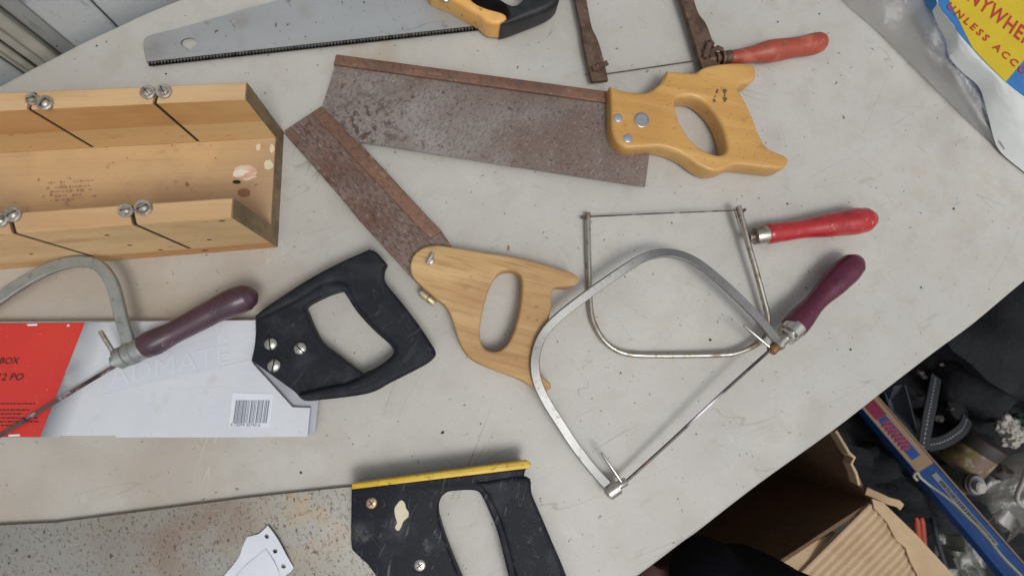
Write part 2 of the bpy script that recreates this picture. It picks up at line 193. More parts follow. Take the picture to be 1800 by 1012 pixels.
M['orange_clip'] = material('orange_plastic_clip', srgb(160, 66, 44), .4); M['cord'] = material('pale_cord', srgb(150, 150, 128), .6)
M['dark_cable'] = material('dark_cable', srgb(46, 52, 64), .5); M['skin_pink'] = material('reddish_cloth', srgb(96, 66, 64), .8)
M['floor'] = material('dark_floor', srgb(58, 54, 50), .8, 0, [O(12, .4, .7, srgb(44, 41, 38), amt=.8)])
M['wall_blue'] = material('blue_grey_paint', srgb(190, 196, 199), .5, 0, [O(14, .4, .7, srgb(178, 184, 188), d=6, amt=.7), O(90, .62, .7, srgb(128, 128, 124), d=6, st=(1, 1, .3), amt=.6), O(300, .66, .71, srgb(92, 88, 82), amt=.6)], bump=[(60, .0008, (1, 1, .15), 0), (400, .0002, ISO, 0)])
M['wall_grey'] = material('grey_paint', srgb(158, 161, 160), .55, 0, [O(20, .4, .7, srgb(146, 149, 148), d=6, amt=.7), O(120, .62, .7, srgb(110, 108, 102), d=5, st=(1, 1, .2), amt=.6)], bump=[(80, .0006, (1, 1, .15), 0)])
M['wall_trim'] = material('cream_grey_paint', srgb(178, 177, 168), .5, 0, [O(50, .45, .7, srgb(160, 156, 146), d=6, amt=.7), O(160, .62, .7, srgb(104, 92, 78), d=5, st=(1, 1, .2), amt=.7)], bump=[(120, .0006, (1, 1, .2), 0)])
M['crumb'] = material('crumb', srgb(58, 48, 40), .9); M['shaving'] = material('wood_shaving', srgb(168, 112, 72), .8)
M['leg_metal'] = material('grey_table_leg', srgb(110, 112, 114), .4, .6)
M['off_white'] = material('cream_chip', srgb(212, 204, 176), .6, 0, [O(200, .5, .7, srgb(196, 186, 156), amt=.6)])
M['tissue'] = material('crumpled_tissue', srgb(168, 164, 156), .8, bump=[(120, .003, ISO, 0)])
M['green'] = material('green_foil', srgb(50, 80, 62), .5)

def film_material(dif=(.46, .45, .43, 1), mixf=.38, tint=(.80, .79, .77, 1), gls=(.9, .92, .95, 1)):
    m = bpy.data.materials.new('clear_film'); m.use_nodes = True; n = m.node_tree.nodes; L = m.node_tree.links
    n.clear(); out = n.new('ShaderNodeOutputMaterial'); tr = n.new('ShaderNodeBsdfTransparent'); tr.inputs[0].default_value = tint
    gl = n.new('ShaderNodeBsdfGlossy'); gl.inputs['Roughness'].default_value = .3; gl.inputs[0].default_value = gls
    df = n.new('ShaderNodeBsdfDiffuse'); df.inputs[0].default_value = dif
    tc = n.new('ShaderNodeTexCoord'); t = n.new('ShaderNodeTexNoise'); t.inputs['Scale'].default_value = 70; t.inputs['Detail'].default_value = 5; L.new(tc.outputs['Object'], t.inputs['Vector'])
    bp = n.new('ShaderNodeBump'); bp.inputs['Distance'].default_value = .0015; L.new(t.outputs[0], bp.inputs['Height']); L.new(bp.outputs[0], gl.inputs['Normal'])
    fr = n.new('ShaderNodeFresnel'); fr.inputs[0].default_value = 1.45; L.new(bp.outputs[0], fr.inputs['Normal'])
    m1 = n.new('ShaderNodeMixShader'); L.new(fr.outputs[0], m1.inputs[0]); L.new(tr.outputs[0], m1.inputs[1]); L.new(gl.outputs[0], m1.inputs[2])
    m2 = n.new('ShaderNodeMixShader'); m2.inputs[0].default_value = mixf; L.new(m1.outputs[0], m2.inputs[1]); L.new(df.outputs[0], m2.inputs[2])
    L.new(m2.outputs[0], out.inputs['Surface']); return m
M['film'] = film_material(); M['film_dim'] = film_material((.10, .10, .08, 1), .25, (.75, .76, .72, 1), (.3, .3, .28, 1))

# ------------------------------------------------------------------ object helpers
OFF = {}
def thing(name, label, cat, loc, group=None):
    o = bpy.data.objects.new(name, None); COL.objects.link(o); o.location = loc; o.empty_display_size = .01
    o['label'] = label; o['category'] = cat
    group = group or {'coping_saw': 'coping saws lying on the table', 'back_saw': 'rusty backsaws on the table', 'hand_saw': 'handsaws on the table', 'strap': 'charcoal straps in the pile below the table'}.get(name)
    if group: o['group'] = group
    OFF[o] = Vector(loc); return o
def structure(o): o['kind'] = 'structure'; return o
class MB:
    def __init__(s): s.v = []; s.f = []
    def add(s, vs, fs):
        k = len(s.v); s.v += [Vector(p) for p in vs]; s.f += [tuple(i+k for i in f) for f in fs]; return s
    def build(s, name, mat, parent=None, angle=35, label=None, recalc=True):
        off = OFF.get(parent, Vector((0, 0, 0)))
        me = bpy.data.meshes.new(name); me.from_pydata([tuple(p-off) for p in s.v], [], s.f)
        if recalc:
            bm = bmesh.new(); bm.from_mesh(me); bmesh.ops.recalc_face_normals(bm, faces=bm.faces); bm.to_mesh(me); bm.free()
        me.materials.append(mat)
        for p in me.polygons: p.use_smooth = angle > 0
        if angle > 0: me.set_sharp_from_angle(angle=R(angle))
        o = bpy.data.objects.new(name, me); COL.objects.link(o)
        if parent: o.parent = parent
        OFF[o] = off
        if label: o['label'] = label
        return o
    def box(s, a, b, M4=None):
        vs = [Vector((x, y, z)) for z in (a[2], b[2]) for y in (a[1], b[1]) for x in (a[0], b[0])]
        if M4: vs = [M4 @ p for p in vs]
        return s.add(vs, [(0, 2, 3, 1), (4, 5, 7, 6), (0, 1, 5, 4), (2, 6, 7, 3), (0, 4, 6, 2), (1, 3, 7, 5)])
    def loft(s, rings, cap0=True, cap1=True):
        n = len(rings[0]); vs = [p for r in rings for p in r]; fs = []
        for i in range(len(rings)-1):
            for j in range(n):
                a = i*n+j; b = i*n+(j+1) % n; fs.append((a, b, b+n, a+n))
        if cap0: fs.append(tuple(range(n))[::-1])
        if cap1: fs.append(tuple(range((len(rings)-1)*n, len(rings)*n)))
        return s.add(vs, fs)
    def sweep(s, path, hw, hh, n=10, rect=False, up=Vector((0, 0, 1)), taper=None, ups=None):
        rings = []
        for i, p in enumerate(path):
            if ups: up = ups[i]
            t = (path[min(i+1, len(path)-1)]-path[max(i-1, 0)]).normalized()
            sd_ = t.cross(up)
            if sd_.length < 1e-6: sd_ = Vector((1, 0, 0))
            sd_.normalize(); u = sd_.cross(t).normalized(); k = taper[i] if taper else 1
            if rect:
                c = min(hw, hh)*.3; q = [(hw-c, hh), (-(hw-c), hh), (-hw, hh-c), (-hw, -(hh-c)), (-(hw-c), -hh), (hw-c, -hh), (hw, -(hh-c)), (hw, hh-c)]
            else: q = [(hw*math.cos(2*math.pi*j/n), hh*math.sin(2*math.pi*j/n)) for j in range(n)]
            rings.append([p+sd_*(a*k)+u*(b*k) for a, b in q])
        return s.loft(rings)
    def lathe(s, A, B, prof, n=24, squash=1.0):
        ax = B-A; Ln = ax.length; t = ax.normalized(); ref = Vector((0, 0, 1)) if abs(t.z) < .9 else Vector((1, 0, 0))
        sd_ = t.cross(ref).normalized(); u = sd_.cross(t).normalized()
        rings = [[A+ax*k+sd_*(r*math.cos(2*math.pi*j/n))+u*(r*squash*math.sin(2*math.pi*j/n)) for j in range(n)] for k, r in prof]
        return s.loft(rings)

def crv(pts, closed=True, n=4):
    """Catmull-Rom through points; a third value 1 marks a sharp corner."""
    m = len(pts); P = [Vector((p[0], p[1])) for p in pts]; S = [len(p) > 2 and p[2] == 1 for p in pts]; out = []
    for i in range(m if closed else m-1):
        a, b = i, (i+1) % m; p0, p1 = P[a], P[b]
        pm = P[(i-1) % m] if (closed or i > 0) else p0; pp = P[(i+2) % m] if (closed or i+2 < m) else p1
        if S[a] and S[b]: out.append(p0); continue
        ta = Vector((0, 0)) if S[a] else (p1-pm)*.5; tb = Vector((0, 0)) if S[b] else (pp-p0)*.5
        if S[a]: ta = (p1-p0)*.6
        if S[b]: tb = (p1-p0)*.6
        L_ = (p1-p0).length
        for q in (ta, tb):
            if q.length > L_*1.3: q *= L_*1.3/q.length
        for k in range(n):
            t = k/n; t2 = t*t; t3 = t2*t
            out.append(p0*(2*t3-3*t2+1)+ta*(t3-2*t2+t)+p1*(-2*t3+3*t2)+tb*(t3-t2))
    if not closed: out.append(P[-1])
    return out
def area(p): return sum(p[i].x*p[(i+1) % len(p)].y-p[(i+1) % len(p)].x*p[i].y for i in range(len(p)))/2
def normals(p, outward=True):
    """unit normals pointing out of the solid, for a world XY loop"""
    n = len(p); s = 1 if area(p) > 0 else -1
    if not outward: s = -s
    res = []
    for i in range(n):
        a = (p[i]-p[i-1]); b = (p[(i+1) % n]-p[i])
        na = Vector((a.y, -a.x)); nb = Vector((b.y, -b.x))
        if na.length > 0: na.normalize()
        if nb.length > 0: nb.normalize()
        v = na+nb
        if v.length < 1e-6: v = na
        v.normalize(); k = max(.5, v.dot(na)); res.append(v*(s/k))
    return res
def limits(loops, nms, b):
    """largest inset each outline point can take before it folds over (radius of the inscribed ball)"""
    pts = [p for l in loops for p in l]; out = []
    for l, nl in zip(loops, nms):
        d = []
        for p, nn in zip(l, nl):
            n1 = nn.normalized(); lim = b*3
            for q in pts:
                v = q-p; k = -v.dot(n1)
                if k > 1e-7:
                    r = v.length_squared/(2*k)
                    if r < lim: lim = r
            d.append(min(1.0, lim*.8/b))
        n = len(d)
        for _ in range(3): d = [min(d[i], (d[i-1]+d[i]+d[(i+1) % n])/3) for i in range(n)]
        out.append(d)
    return out
def unproject(px, zt, zb, hole=False):
    """silhouette tracing: edges that face away from the camera's foot point were seen at the top, the others at the bottom"""
    n = len(px); flip = [Vector((p.x, -p.y)) for p in px]; nm = normals(flip, not hole); res = []; ks = []
    for i, p in enumerate(px):
        r = Vector((p.x-NX, -(p.y-NY)))
        if r.length > 0: r.normalize()
        ks.append((min(1, max(0, .5+1.6*nm[i].normalized().dot(r))), ((px[i-1]-p).length+(px[(i+1) % n]-p).length)*.5))
    for i, p in enumerate(px):
        ws = [math.exp(-((p-q).length_squared)/800)*kl[1] for q, kl in zip(px, ks)]
        k = sum(a*kl[0] for a, kl in zip(ws, ks))/sum(ws)
        q = W(p.x, p.y, zb+(zt-zb)*k); res.append(Vector((q.x, q.y)))
    return res
def plate(mb, outer, holes=(), zt=.01, zb=.001, b=.001, bb=None, seg=3, smooth=True, sil=True, zfun=None, n=4):
    bb = b if bb is None else bb
    loops = [crv(outer, True, n) if smooth else [Vector(p[:2]) for p in outer]]+[crv(h, True, n) if smooth else [Vector(p[:2]) for p in h] for h in holes]
    wl = []
    for i, l in enumerate(loops):
        if sil is True or (sil == 'hole' and i > 0): wl.append(unproject(l, zt-b*.5, zb+bb*.5, i > 0))
        else: wl.append([W(p.x, p.y, zt).to_2d() for p in l])
    nm = [normals(l, i == 0) for i, l in enumerate(wl)]
    bx = max(b, bb, 1e-6); lm = limits(wl, nm, bx) if bx > .0006 else [[1]*len(l) for l in wl]
    prof = []
    if bb > 0: prof += [(bb*(1-math.sin(a)), zb+bb*(1-math.cos(a))) for a in [math.pi/2*k/seg for k in range(seg)]]
    else: prof += [(0, zb)]
    if bb > 0: prof += [(0, zb+bb)]
    if b > 0: prof += [(b*(1-math.cos(a)), zt-b+b*math.sin(a)) for a in [math.pi/2*k/seg for k in range(0, seg+1)]]
    else: prof += [(0, zt)]
    rings = []
    for ins, z in prof:
        rings.append([[Vector((*(p-nn*ins*q), z)) for p, nn, q in zip(l, nl, ll)] for l, nl, ll in zip(wl, nm, lm)])
    tot = [p for l in rings[0] for p in l]; N = len(tot); vs = []; fs = []
    for r in rings: vs += [p for l in r for p in l]
    for i in range(len(rings)-1):
        st = 0
        for l in rings[0]:
            m = len(l)
            for j in range(m): a = i*N+st+j; c = i*N+st+(j+1) % m; fs.append((a, c, c+N, a+N))
            st += m
    for k, r in ((0, rings[0]), (len(rings)-1, rings[-1])):
        for t in tessellate_polygon([[Vector((p.x, p.y, 0)) for p in l] for l in r]): fs.append(tuple(i+k*N for i in t))
    if zfun: vs = [Vector((p.x, p.y, p.z+zfun(p))) for p in vs]
    mb.add(vs, fs); return wl[0]
def path3(pts, n=5):
    """pts: (px,py,z) smooth path in photo pixels with heights"""
    q = [W(*p) for p in pts]; out = []
    for i in range(len(q)-1):
        p0, p1 = q[i], q[i+1]; pm = q[i-1] if i else p0; pp = q[i+2] if i+2 < len(q) else p1
        ta = (p1-pm)*.5; tb = (pp-p0)*.5
        for k in range(n):
            t = k/n; t2 = t*t; t3 = t2*t; out.append(p0*(2*t3-3*t2+1)+ta*(t3-2*t2+t)+p1*(-2*t3+3*t2)+tb*(t3-t2))
    out.append(q[-1]); return out
def screw(parent, px, py, z, r, h=.002, mat='chrome', slot=0, cross=False, name='screw', rim=True):
    c = W(px, py, z+h*.6); A = Vector((c.x, c.y, z-.001)); B = Vector((c.x, c.y, z+h)); k = .001/(h+.001)
    m = MB(); m.lathe(A, B, [(0, r), (k, r), (k+(1-k)*.35, r*.97), (k+(1-k)*.7, r*.8), (k+(1-k)*.92, r*.5), (1, r*.12)] if rim else [(0, r), (.9, r), (.97, r*.94), (1, r*.8)], 20)
    o = m.build(name, M[mat], parent, 50)
    if slot is not None:
        s = MB(); zt = z+h
        for a in ([slot, slot+90] if cross else [slot]):
            T = Matrix.Translation((c.x, c.y, 0)) @ Matrix.Rotation(R(a), 4, 'Z'); q = .55 if cross else .92
            if rim:
                zz = z+h*(.9 if cross else .45); s.box((-r*q, -r*.09, zz), (r*q, r*.09, zt+.00012+ (0.00003 if a == slot else 0)), T)
            else: s.box((-r*q*.8, -r*.09, z+h*.5), (r*q*.8, r*.09, zt+.0002+(0.00003 if a == slot else 0)), T)
        s.build('screw_slot', M['slot'], o, 0)  # dark bar laid on the head for the groove's shade
    return o
def comb(mb, p0, p1, cnt, depth, zt, zb, back=3):
    """row of saw teeth between two photo points; depth in px on the side away from the blade"""
    a = Vector(p0); b = Vector(p1); d = (b-a); nrm = Vector((-d.y, d.x)).normalized()
    if depth < 0: nrm = -nrm; depth = -depth
    pts = [a-nrm*back]
    for i in range(cnt):
        pts += [a+d*(i/cnt), a+d*((i+.45)/cnt)+nrm*depth]
    pts += [b, b-nrm*back]
    w0 = [W(p.x, p.y, zt) for p in pts]; n = len(w0)
    vs = w0+[Vector((p.x, p.y, zb)) for p in w0]; fs = [(i, (i+1) % n, (i+1) % n+n, i+n) for i in range(n)]
    for t in tessellate_polygon([[Vector((p.x, p.y, 0)) for p in w0]]): fs += [tuple(t), tuple(i+n for i in t)]
    mb.add(vs, fs)
def text(s, p0, p1, hpx, z, mat, parent, name='lettering', depth=.00015, squeeze=1.0, shear=0, M4=None, bold=.012, sp=1.0):
    """flat letters whose baseline runs from photo point p0 towards p1"""
    c = bpy.data.curves.new('txt', 'FONT'); c.body = s; c.size = 1; c.extrude = 0; c.shear = shear; c.offset = bold; c.space_character = sp; c.resolution_u = 2
    o = bpy.data.objects.new('txt', c); COL.objects.link(o); bpy.context.view_layer.update()
    me = bpy.data.meshes.new_from_object(o.evaluated_get(bpy.context.evaluated_depsgraph_get())); bpy.data.objects.remove(o)
    A = W(p0[0], p0[1], z); B = W(p1[0], p1[1], z); ex = (B-A).normalized(); ey = Vector((-ex.y, ex.x, 0)); k = hpx*MM(z)/.7
    mb = MB(); off = [A+ex*(v.co.x*k*squeeze)+ey*(v.co.y*k)+Vector((0, 0, depth)) for v in me.vertices]
    if M4: off = [M4(p) for p in off]
    mb.add(off, [tuple(p.vertices) for p in me.polygons])
    return mb.build(name, M[mat], parent, 0, recalc=False)
def ribbon(mb, pts, wpx, z, h=.0001):
    q = [W(p[0], p[1], z) for p in pts]; mb.sweep(q, wpx*MM(z)/2, h, rect=True)
def blob(mb, c, r, seed=0, amp=.25, fr=2.2, sub=4, rot=0):
    bm = bmesh.new(); bmesh.ops.create_icosphere(bm, subdivisions=sub, radius=1)
    T = Matrix.Rotation(R(rot), 3, 'Z'); vs = []
    for v in bm.verts:
        d = 1+amp*noise.fractal(v.co*fr+Vector((seed*7.3, seed*3.1, 0)), .8, 2.1, 5)
        p = v.co*d; vs.append(Vector(c)+T @ Vector((p.x*r[0], p.y*r[1], p.z*r[2])))
    mb.add(vs, [tuple(v.index for v in f.verts) for f in bm.faces]); bm.free()

# ------------------------------------------------------------------ the setting
f_ = MB(); f_.box((-3, -3, -.80), (3, 3, -.76)); structure(f_.build('floor', M['floor'], None, 0))
# wall of vertical boards behind the far-left table edge
Wa = W(-120, 205, 0); Wb = W(360, -24, 0); wu = (Wb-Wa).normalized(); wn = Vector((-wu.y, wu.x, 0))
if wn.dot(Wa) < 0: wn = -wn
wall = structure(bpy.data.objects.new('wall', None)); COL.objects.link(wall); wall.location = (Wa.x, Wa.y, -.76); OFF[wall] = Vector(wall.location)
def wall_s(px, py): return (W(px, py, 0)-Wa).dot(wu)
back = .004+max(0, max((W(x, y, 0)-Wa).dot(wn) for x, y in ((100, 95), (150, 70), (200, 47), (250, 24), (310, 0))))
Tw = Matrix(((wu.x, wn.x, 0, Wa.x), (wu.y, wn.y, 0, Wa.y), (0, 0, 1, 0), (0, 0, 0, 1)))
def board(s0, s1, d, mat, name):
    m = MB(); c = .0012; z0, z1 = -.76, 1.0
    pr = [(s0, d+.012), (s0, d+c), (s0+c, d), (s1-c, d), (s1, d+c), (s1, d+.012)]
    m.loft([[Tw @ Vector((a, b, z)) for a, b in pr] for z in (z0, z1)]); m.build(name, M[mat], wall, 30)
edges = [wall_s(30, 132), wall_s(41, 126), wall_s(54, 119), wall_s(72, 110), wall_s(94, 98), wall_s(124, 84), wall_s(200, 47), wall_s(330, -10)]
for i, (dd, mt, nmn) in enumerate([(.004, 'wall_trim', 'moulding'), (0, 'wall_trim', 'moulding'), (.003, 'wall_trim', 'moulding'), (0, 'wall_trim', 'moulding'), (.008, 'wall_grey', 'board'), (.003, 'wall_blue', 'board'), (.0045, 'wall_blue', 'board')]):
    board(edges[i]+.0006, edges[i+1]-.0006, back+dd, mt, nmn)
board(edges[0]-.30, edges[0]-.0006, back+.003, 'wall_blue', 'board'); board(edges[-1]+.0006, edges[-1]+.35, back+.002, 'wall_blue', 'board')
m = MB(); m.box((edges[0]-.32, back+.0125, -.76), (edges[-1]+.37, back+.03, 1.0), Tw); m.build('backing', M['wall_grey'], wall, 0)

# ------------------------------------------------------------------ folding table
tb = thing('folding_table', 'grey-white plastic table top, stained and scratched, under all the saws', 'table', W(900, 500, 0)-Vector((0, 0, .76)))
OFF[tb] = Vector(tb.location)
tp = [(-700, 480), (-200, 243), (-60, 178), (0, 148), (50, 121), (100, 95.5), (150, 70), (200, 47), (250, 23.5), (310, -1), (380, -28), (600, -100), (1100, -230, 1), (2500, -330, 1), (2620, -120, 1),
      (1900, 418), (1800, 497), (1714, 569), (1650, 616), (1573, 675), (1465, 759), (1334, 853), (1227, 936), (1200, 955), (1150, 993), (1000, 1105), (760, 1290, 1), (-700, 1500, 1)]
m = MB(); plate(m, tp, zt=0, zb=-.042, b=.0035, bb=.006, seg=4, sil=False); m.build('table_top', M['table'], tb, 50)
lg = MB(); a = W(300, 300, 0); lg.lathe(Vector((a.x-.1, a.y+.05, -.76)), Vector((a.x-.1, a.y+.05, -.043)), [(0, .014), (1, .014)], 14); lg.build('table_leg', M['leg_metal'], tb)
lg = MB(); a = W(300, 900, 0); lg.lathe(Vector((a.x-.1, a.y, -.76)), Vector((a.x-.1, a.y, -.043)), [(0, .014), (1, .014)], 14); lg.build('table_leg', M['leg_metal'], tb)

# ------------------------------------------------------------------ 1 panel saw at the top
t = thing('hand_saw', 'long panel saw with orange and black handle and hang hole near its tip', 'saw', W(600, 60, 0))
m = MB()
bl = [(262, 63), (320, 48, 1), (490, 0, 1), (760, -78, 1), (870, -60, 1), (858, 46, 1), (258, 111, 1), (252, 76)]
hl = [(332+14*math.cos(a), 76-9*math.sin(a)+(5 if abs(a-math.pi*1.5) < .25 else 0)) for a in [2*math.pi*k/16 for k in range(16)]]
plate(m, bl, [hl], zt=.0034, zb=.0024, b=.0002, seg=1); m.build('blade', M['saw_steel'], t, 30)
m = MB(); comb(m, (258, 108.5), (856, 43.5), 104, 8, .0034, .0030, back=-.2); o = m.build('teeth', M['dark_teeth'], t, 0)
m = MB(); plate(m, [(742, -60), (750, -8), (757, 10, 1), (800, 26), (838, 44), (850, 57), (862, 63), (877, 61), (888, 50), (888, 38), (880, 30), (868, 26), (850, 22), (835, 17), (825, 8), (822, -10), (838, -60)], zt=.024, zb=.002, b=.0035, bb=.003); m.build('handle', M['orange_plastic'], t, 60)
m = MB(); plate(m, [(823, -10), (826, 7), (836, 16), (851, 21), (869, 25), (882, 30), (889, 40), (888, 52), (878, 62), (903, 59), (935, 50), (960, 38), (975, 22), (981, 4), (976, -30), (955, -80), (840, -95)],
      [[(868, -8), (880, 5), (895, 11), (908, 10), (921, 0), (930, -30), (900, -52), (868, -36)]], zt=.025, zb=.003, b=.005, bb=.003, seg=4); m.build('grip', M['black_rubber'], t, 60)
m = MB()
for (x, y, rr) in ((783, -5, 9),): screw(t, x, y, .024, .004, .001, 'chrome', 30)

# ------------------------------------------------------------------ 2 large backsaw
t = thing('back_saw', 'large rusty backsaw with yellow varnished beech handle marked 18', 'saw', W(900, 220, 0))
m = MB(); plate(m, [(590, 112, 1), (1068, 172, 1), (1150, 200, 1), (1142, 268, 1), (1134, 328, 1), (860, 287, 1), (729, 265.5, 1), (632, 250, 1), (551, 237, 1), (568, 183, 1)], zt=.0075, zb=.0066, b=.0001, seg=1, smooth=False); m.build('blade', M['rust_blade'], t, 30)
m = MB(); comb(m, (551, 236), (1134, 327.5), 150, 2.2, .0074, .0066, back=1); m.build('teeth', M['rust_blade'], t, 0)
m = MB(); plate(m, [(592, 98, 1), (1068, 163, 1), (1068, 185, 1), (588, 117, 1)], zt=.0105, zb=.0035, b=.001, seg=2, smooth=False); m.build('spine', M['rust_spine'], t, 30)
HO = [(1067, 160.5, 1), (1099, 163), (1135, 164), (1151, 156), (1162, 145), (1168, 131, 1), (1192, 128.5), (1220, 128.5), (1237, 119), (1260, 114), (1289, 112), (1319, 115), (1325, 127), (1322, 143), (1312, 152), (1294, 156), (1290, 163),
      (1303, 178), (1320, 202), (1332, 233), (1346, 259), (1362, 269), (1377, 276), (1382, 286), (1372, 299), (1355, 307), (1324, 308), (1291, 304), (1272, 304), (1253, 312), (1234, 314), (1211, 304), (1192, 290), (1170, 279), (1142, 273), (1110, 275), (1087, 275), (1071, 261), (1064, 240), (1064, 205)]
HH = [(1182, 184), (1201, 183), (1220, 192), (1244, 218), (1260, 247), (1267, 270), (1260, 278), (1246, 275), (1225, 261), (1206, 240), (1189, 214), (1181, 195)]
m = MB(); plate(m, HO, [HH], zt=.021, zb=.001, b=.0034, bb=.0034, seg=4); m.build('handle', M['beech'], t, 60)
screw(t, 1128, 211, .021, .0066, .0012, 'chrome', None, rim=False, name='medallion')
m = MB(); c = W(1128, 211, .022); m.lathe(Vector((c.x, c.y, .0219)), Vector((c.x, c.y, .0224)), [(0, .0050), (1, .0048)], 24); m.build('medallion_face', M['plain_steel'], t, 30)
screw(t, 1087, 207, .021, .0040, .0008, 'plain_steel', None); screw(t, 1104, 243, .021, .0040, .0008, 'plain_steel', None)
m = MB()
for q_, w_ in (([(1262, 157), (1259, 164)], 4), ([(1253, 177), (1258, 177)], 6), ([(1258, 168), (1256, 172)], 2), ([(1272, 158), (1277, 162)], 6), ([(1277, 158), (1272, 164)], 5), ([(1274, 165), (1274, 170)], 3), ([(1271, 172), (1277, 176)], 6), ([(1277, 172), (1273, 179)], 5), ([(1270, 159), (1276, 157)], 3)): ribbon(m, q_, w_, .0212, .00006+.00001*w_)
m.build('marking', M['ink_dark'], t, 0)

# ------------------------------------------------------------------ 3 small backsaw
t = thing('back_saw', 'small brown rusted backsaw with plain unvarnished wooden handle, toe lying over the larger blade', 'saw', W(800, 460, 0))
m = MB(); plate(m, [(499, 230, 1), (565, 187, 1), (630, 249, 1), (778, 409, 1), (792, 430, 1), (830, 480, 1), (757, 522, 1), (746, 511, 1), (724, 489, 1), (630, 386, 1), (551, 289, 1)], zt=.0122, zb=.0113, b=.0001, seg=1, smooth=False); m.build('blade', M['rust_blade_dark'], t, 30)
m = MB(); comb(m, (746, 511), (500, 234), 120, 2.4, .0121, .0113, back=1); m.build('teeth', M['rust_blade_dark'], t, 0)
m = MB(); plate(m, [(565, 187, 1), (777, 408, 1), (756, 421, 1), (547, 199, 1)], zt=.0140, zb=.0100, b=.0008, seg=2, smooth=False); m.build('spine', M['rust_spine'], t, 30)
HO = [(768, 431), (795, 434), (848, 443), (890, 449), (937, 459), (976, 471), (1007, 482), (1015, 491), (1011, 501), (999, 506), (974, 507), (968, 517), (968, 542), (962, 572), (950, 592), (944, 612), (944, 640), (953, 660), (966, 672), (967, 683), (957, 686), (934, 679), (907, 665), (872, 652), (836, 637),
      (818, 622), (806, 601), (798, 575), (786, 545), (765, 527), (736, 501), (724, 483), (722, 462), (730, 445), (747, 434)]
HH = [(890, 480), (904, 483), (912, 493), (913, 519), (907, 560), (895, 596), (881, 614), (866, 618), (851, 612), (844, 596), (844, 572), (854, 524), (866, 495), (877, 483)]
m = MB(); plate(m, HO, [HH], zt=.019, zb=.001, b=.0022, bb=.002, seg=3); m.build('handle', M['ply'], t, 60)
s_ = screw(t, 756, 457, .0188, .0036, .0014, 'washer', None)
m = MB(); c = W(757, 455, .022)
m.sweep([c+Vector((-.0022, -.004, -.001)), c+Vector((0, 0, .0012)), c+Vector((.0018, .0042, .0008))], .0011, .0022, rect=True); m.build('wing_nut', M['chrome'], t, 40)
m = MB(); m.lathe(W(738, 513, .010), W(765, 534, .008), [(0, .002), (.1, .003), (.45, .003), (.5, .0022), (.55, .0030), (.9, .003), (1, .002)], 12); m.build('clamp_nut', M['pale_brass'], t, 40, label='small brass-coloured nut below the blade heel')

# ------------------------------------------------------------------ 4 rusty fret saw with faded handle (top)
t = thing('coping_saw', 'brown rusted coping saw with flat iron arms and faded orange-red handle', 'saw', W(1150, 60, 0))
m = MB()
plate(m, [(998, -80, 1), (1009, 0), (1021, 58), (1023, 75), (1029, 106), (1039, 147, 1), (1068, 143, 1), (1064, 122), (1055, 86), (1048, 67), (1040, 51), (1030, 0), (1018, -80, 1)], zt=.010, zb=.005, b=.0008, seg=2)
plate(m, [(1170, -80, 1), (1193, 0), (1208, 48), (1221, 93), (1232, 128, 1), (1266, 118, 1), (1253, 77), (1240, 43), (1227, 27), (1218, 0), (1200, -80, 1)], zt=.012, zb=.006, b=.0008, seg=2)
m.sweep(path3([(1008, -70, .008), (1030, -150, .008), (1100, -190, .008), (1160, -150, .008), (1185, -70, .009)]), .005, .0025, rect=True)
m.build('frame', M['rust_iron'], t, 40)
for (x, y, z_, a) in ((1051, 121, .010, 20), (1240, 95, .012, 70)):
    m = MB(); c = W(x, y, z_); m.lathe(c, c+Vector((0, 0, .004)), [(0, .0042), (.6, .004), (1, .0026)], 6)
    T = Matrix.Rotation(R(a), 3, 'Z')
    m.sweep([c+T @ Vector((-.006, 0, .003)), c+Vector((0, 0, .002)), c+T @ Vector((.0085, .001, .004))], .0022, .0011, rect=True)
    m.build('wing_nut', M['rust_iron'], t, 40)
m = MB(); m.lathe(W(1246, 105, .010), W(1284, 101, .011), [(0, .003), (.3, .003), (.31, .0058), (.42, .0058), (.43, .0035), (.55, .0035), (.56, .0066), (.68, .0066), (.69, .0045), (.8, .0062), (1, .0062)], 10); m.build('tang', M['rust_iron'], t, 40)
m = MB(); c = W(1262, 88, .014); m.sweep([W(1249, 92, .012), W(1262, 84, .016), W(1270, 88, .013)], .002, .0013, rect=True); m.sweep([W(1250, 84, .012), W(1252, 77, .016), W(1248, 73, .013)], .002, .0013, rect=True); m.build('wing_nut', M['rust_iron'], t, 40)
m = MB(); mm = MM(.011)
hp = path3([(1282, 102, .0105), (1300, 100, .0105), (1341, 92.5, .0105), (1395, 84, .0105), (1432, 77, .0105), (1451, 70, .0105)], 5)
def rad_at(i, n, prof):
    k = i/(n-1)
    for j in range(len(prof)-1):
        if k <= prof[j+1][0]:
            u = (k-prof[j][0])/(prof[j+1][0]-prof[j][0]); u = u*u*(3-2*u) if j else u; return prof[j][1]+(prof[j+1][1]-prof[j][1])*u
    return prof[-1][1]
pr = [(0, 13), (.02, 14.5), (.2, 15.5), (.42, 22), (.7, 19.5), (.86, 21.5), (.93, 20), (.965, 16), (.99, 9), (1, 3)]
n_ = 60; L0 = [hp[0]+(hp[-1]-hp[0])*0 for _ in range(1)]
def along(path, k):
    d = [0]
    for i in range(1, len(path)): d.append(d[-1]+(path[i]-path[i-1]).length)
    x = k*d[-1]
    for i in range(1, len(path)):
        if x <= d[i]: return path[i-1].lerp(path[i], (x-d[i-1])/(d[i]-d[i-1]+1e-9))
    return path[-1]
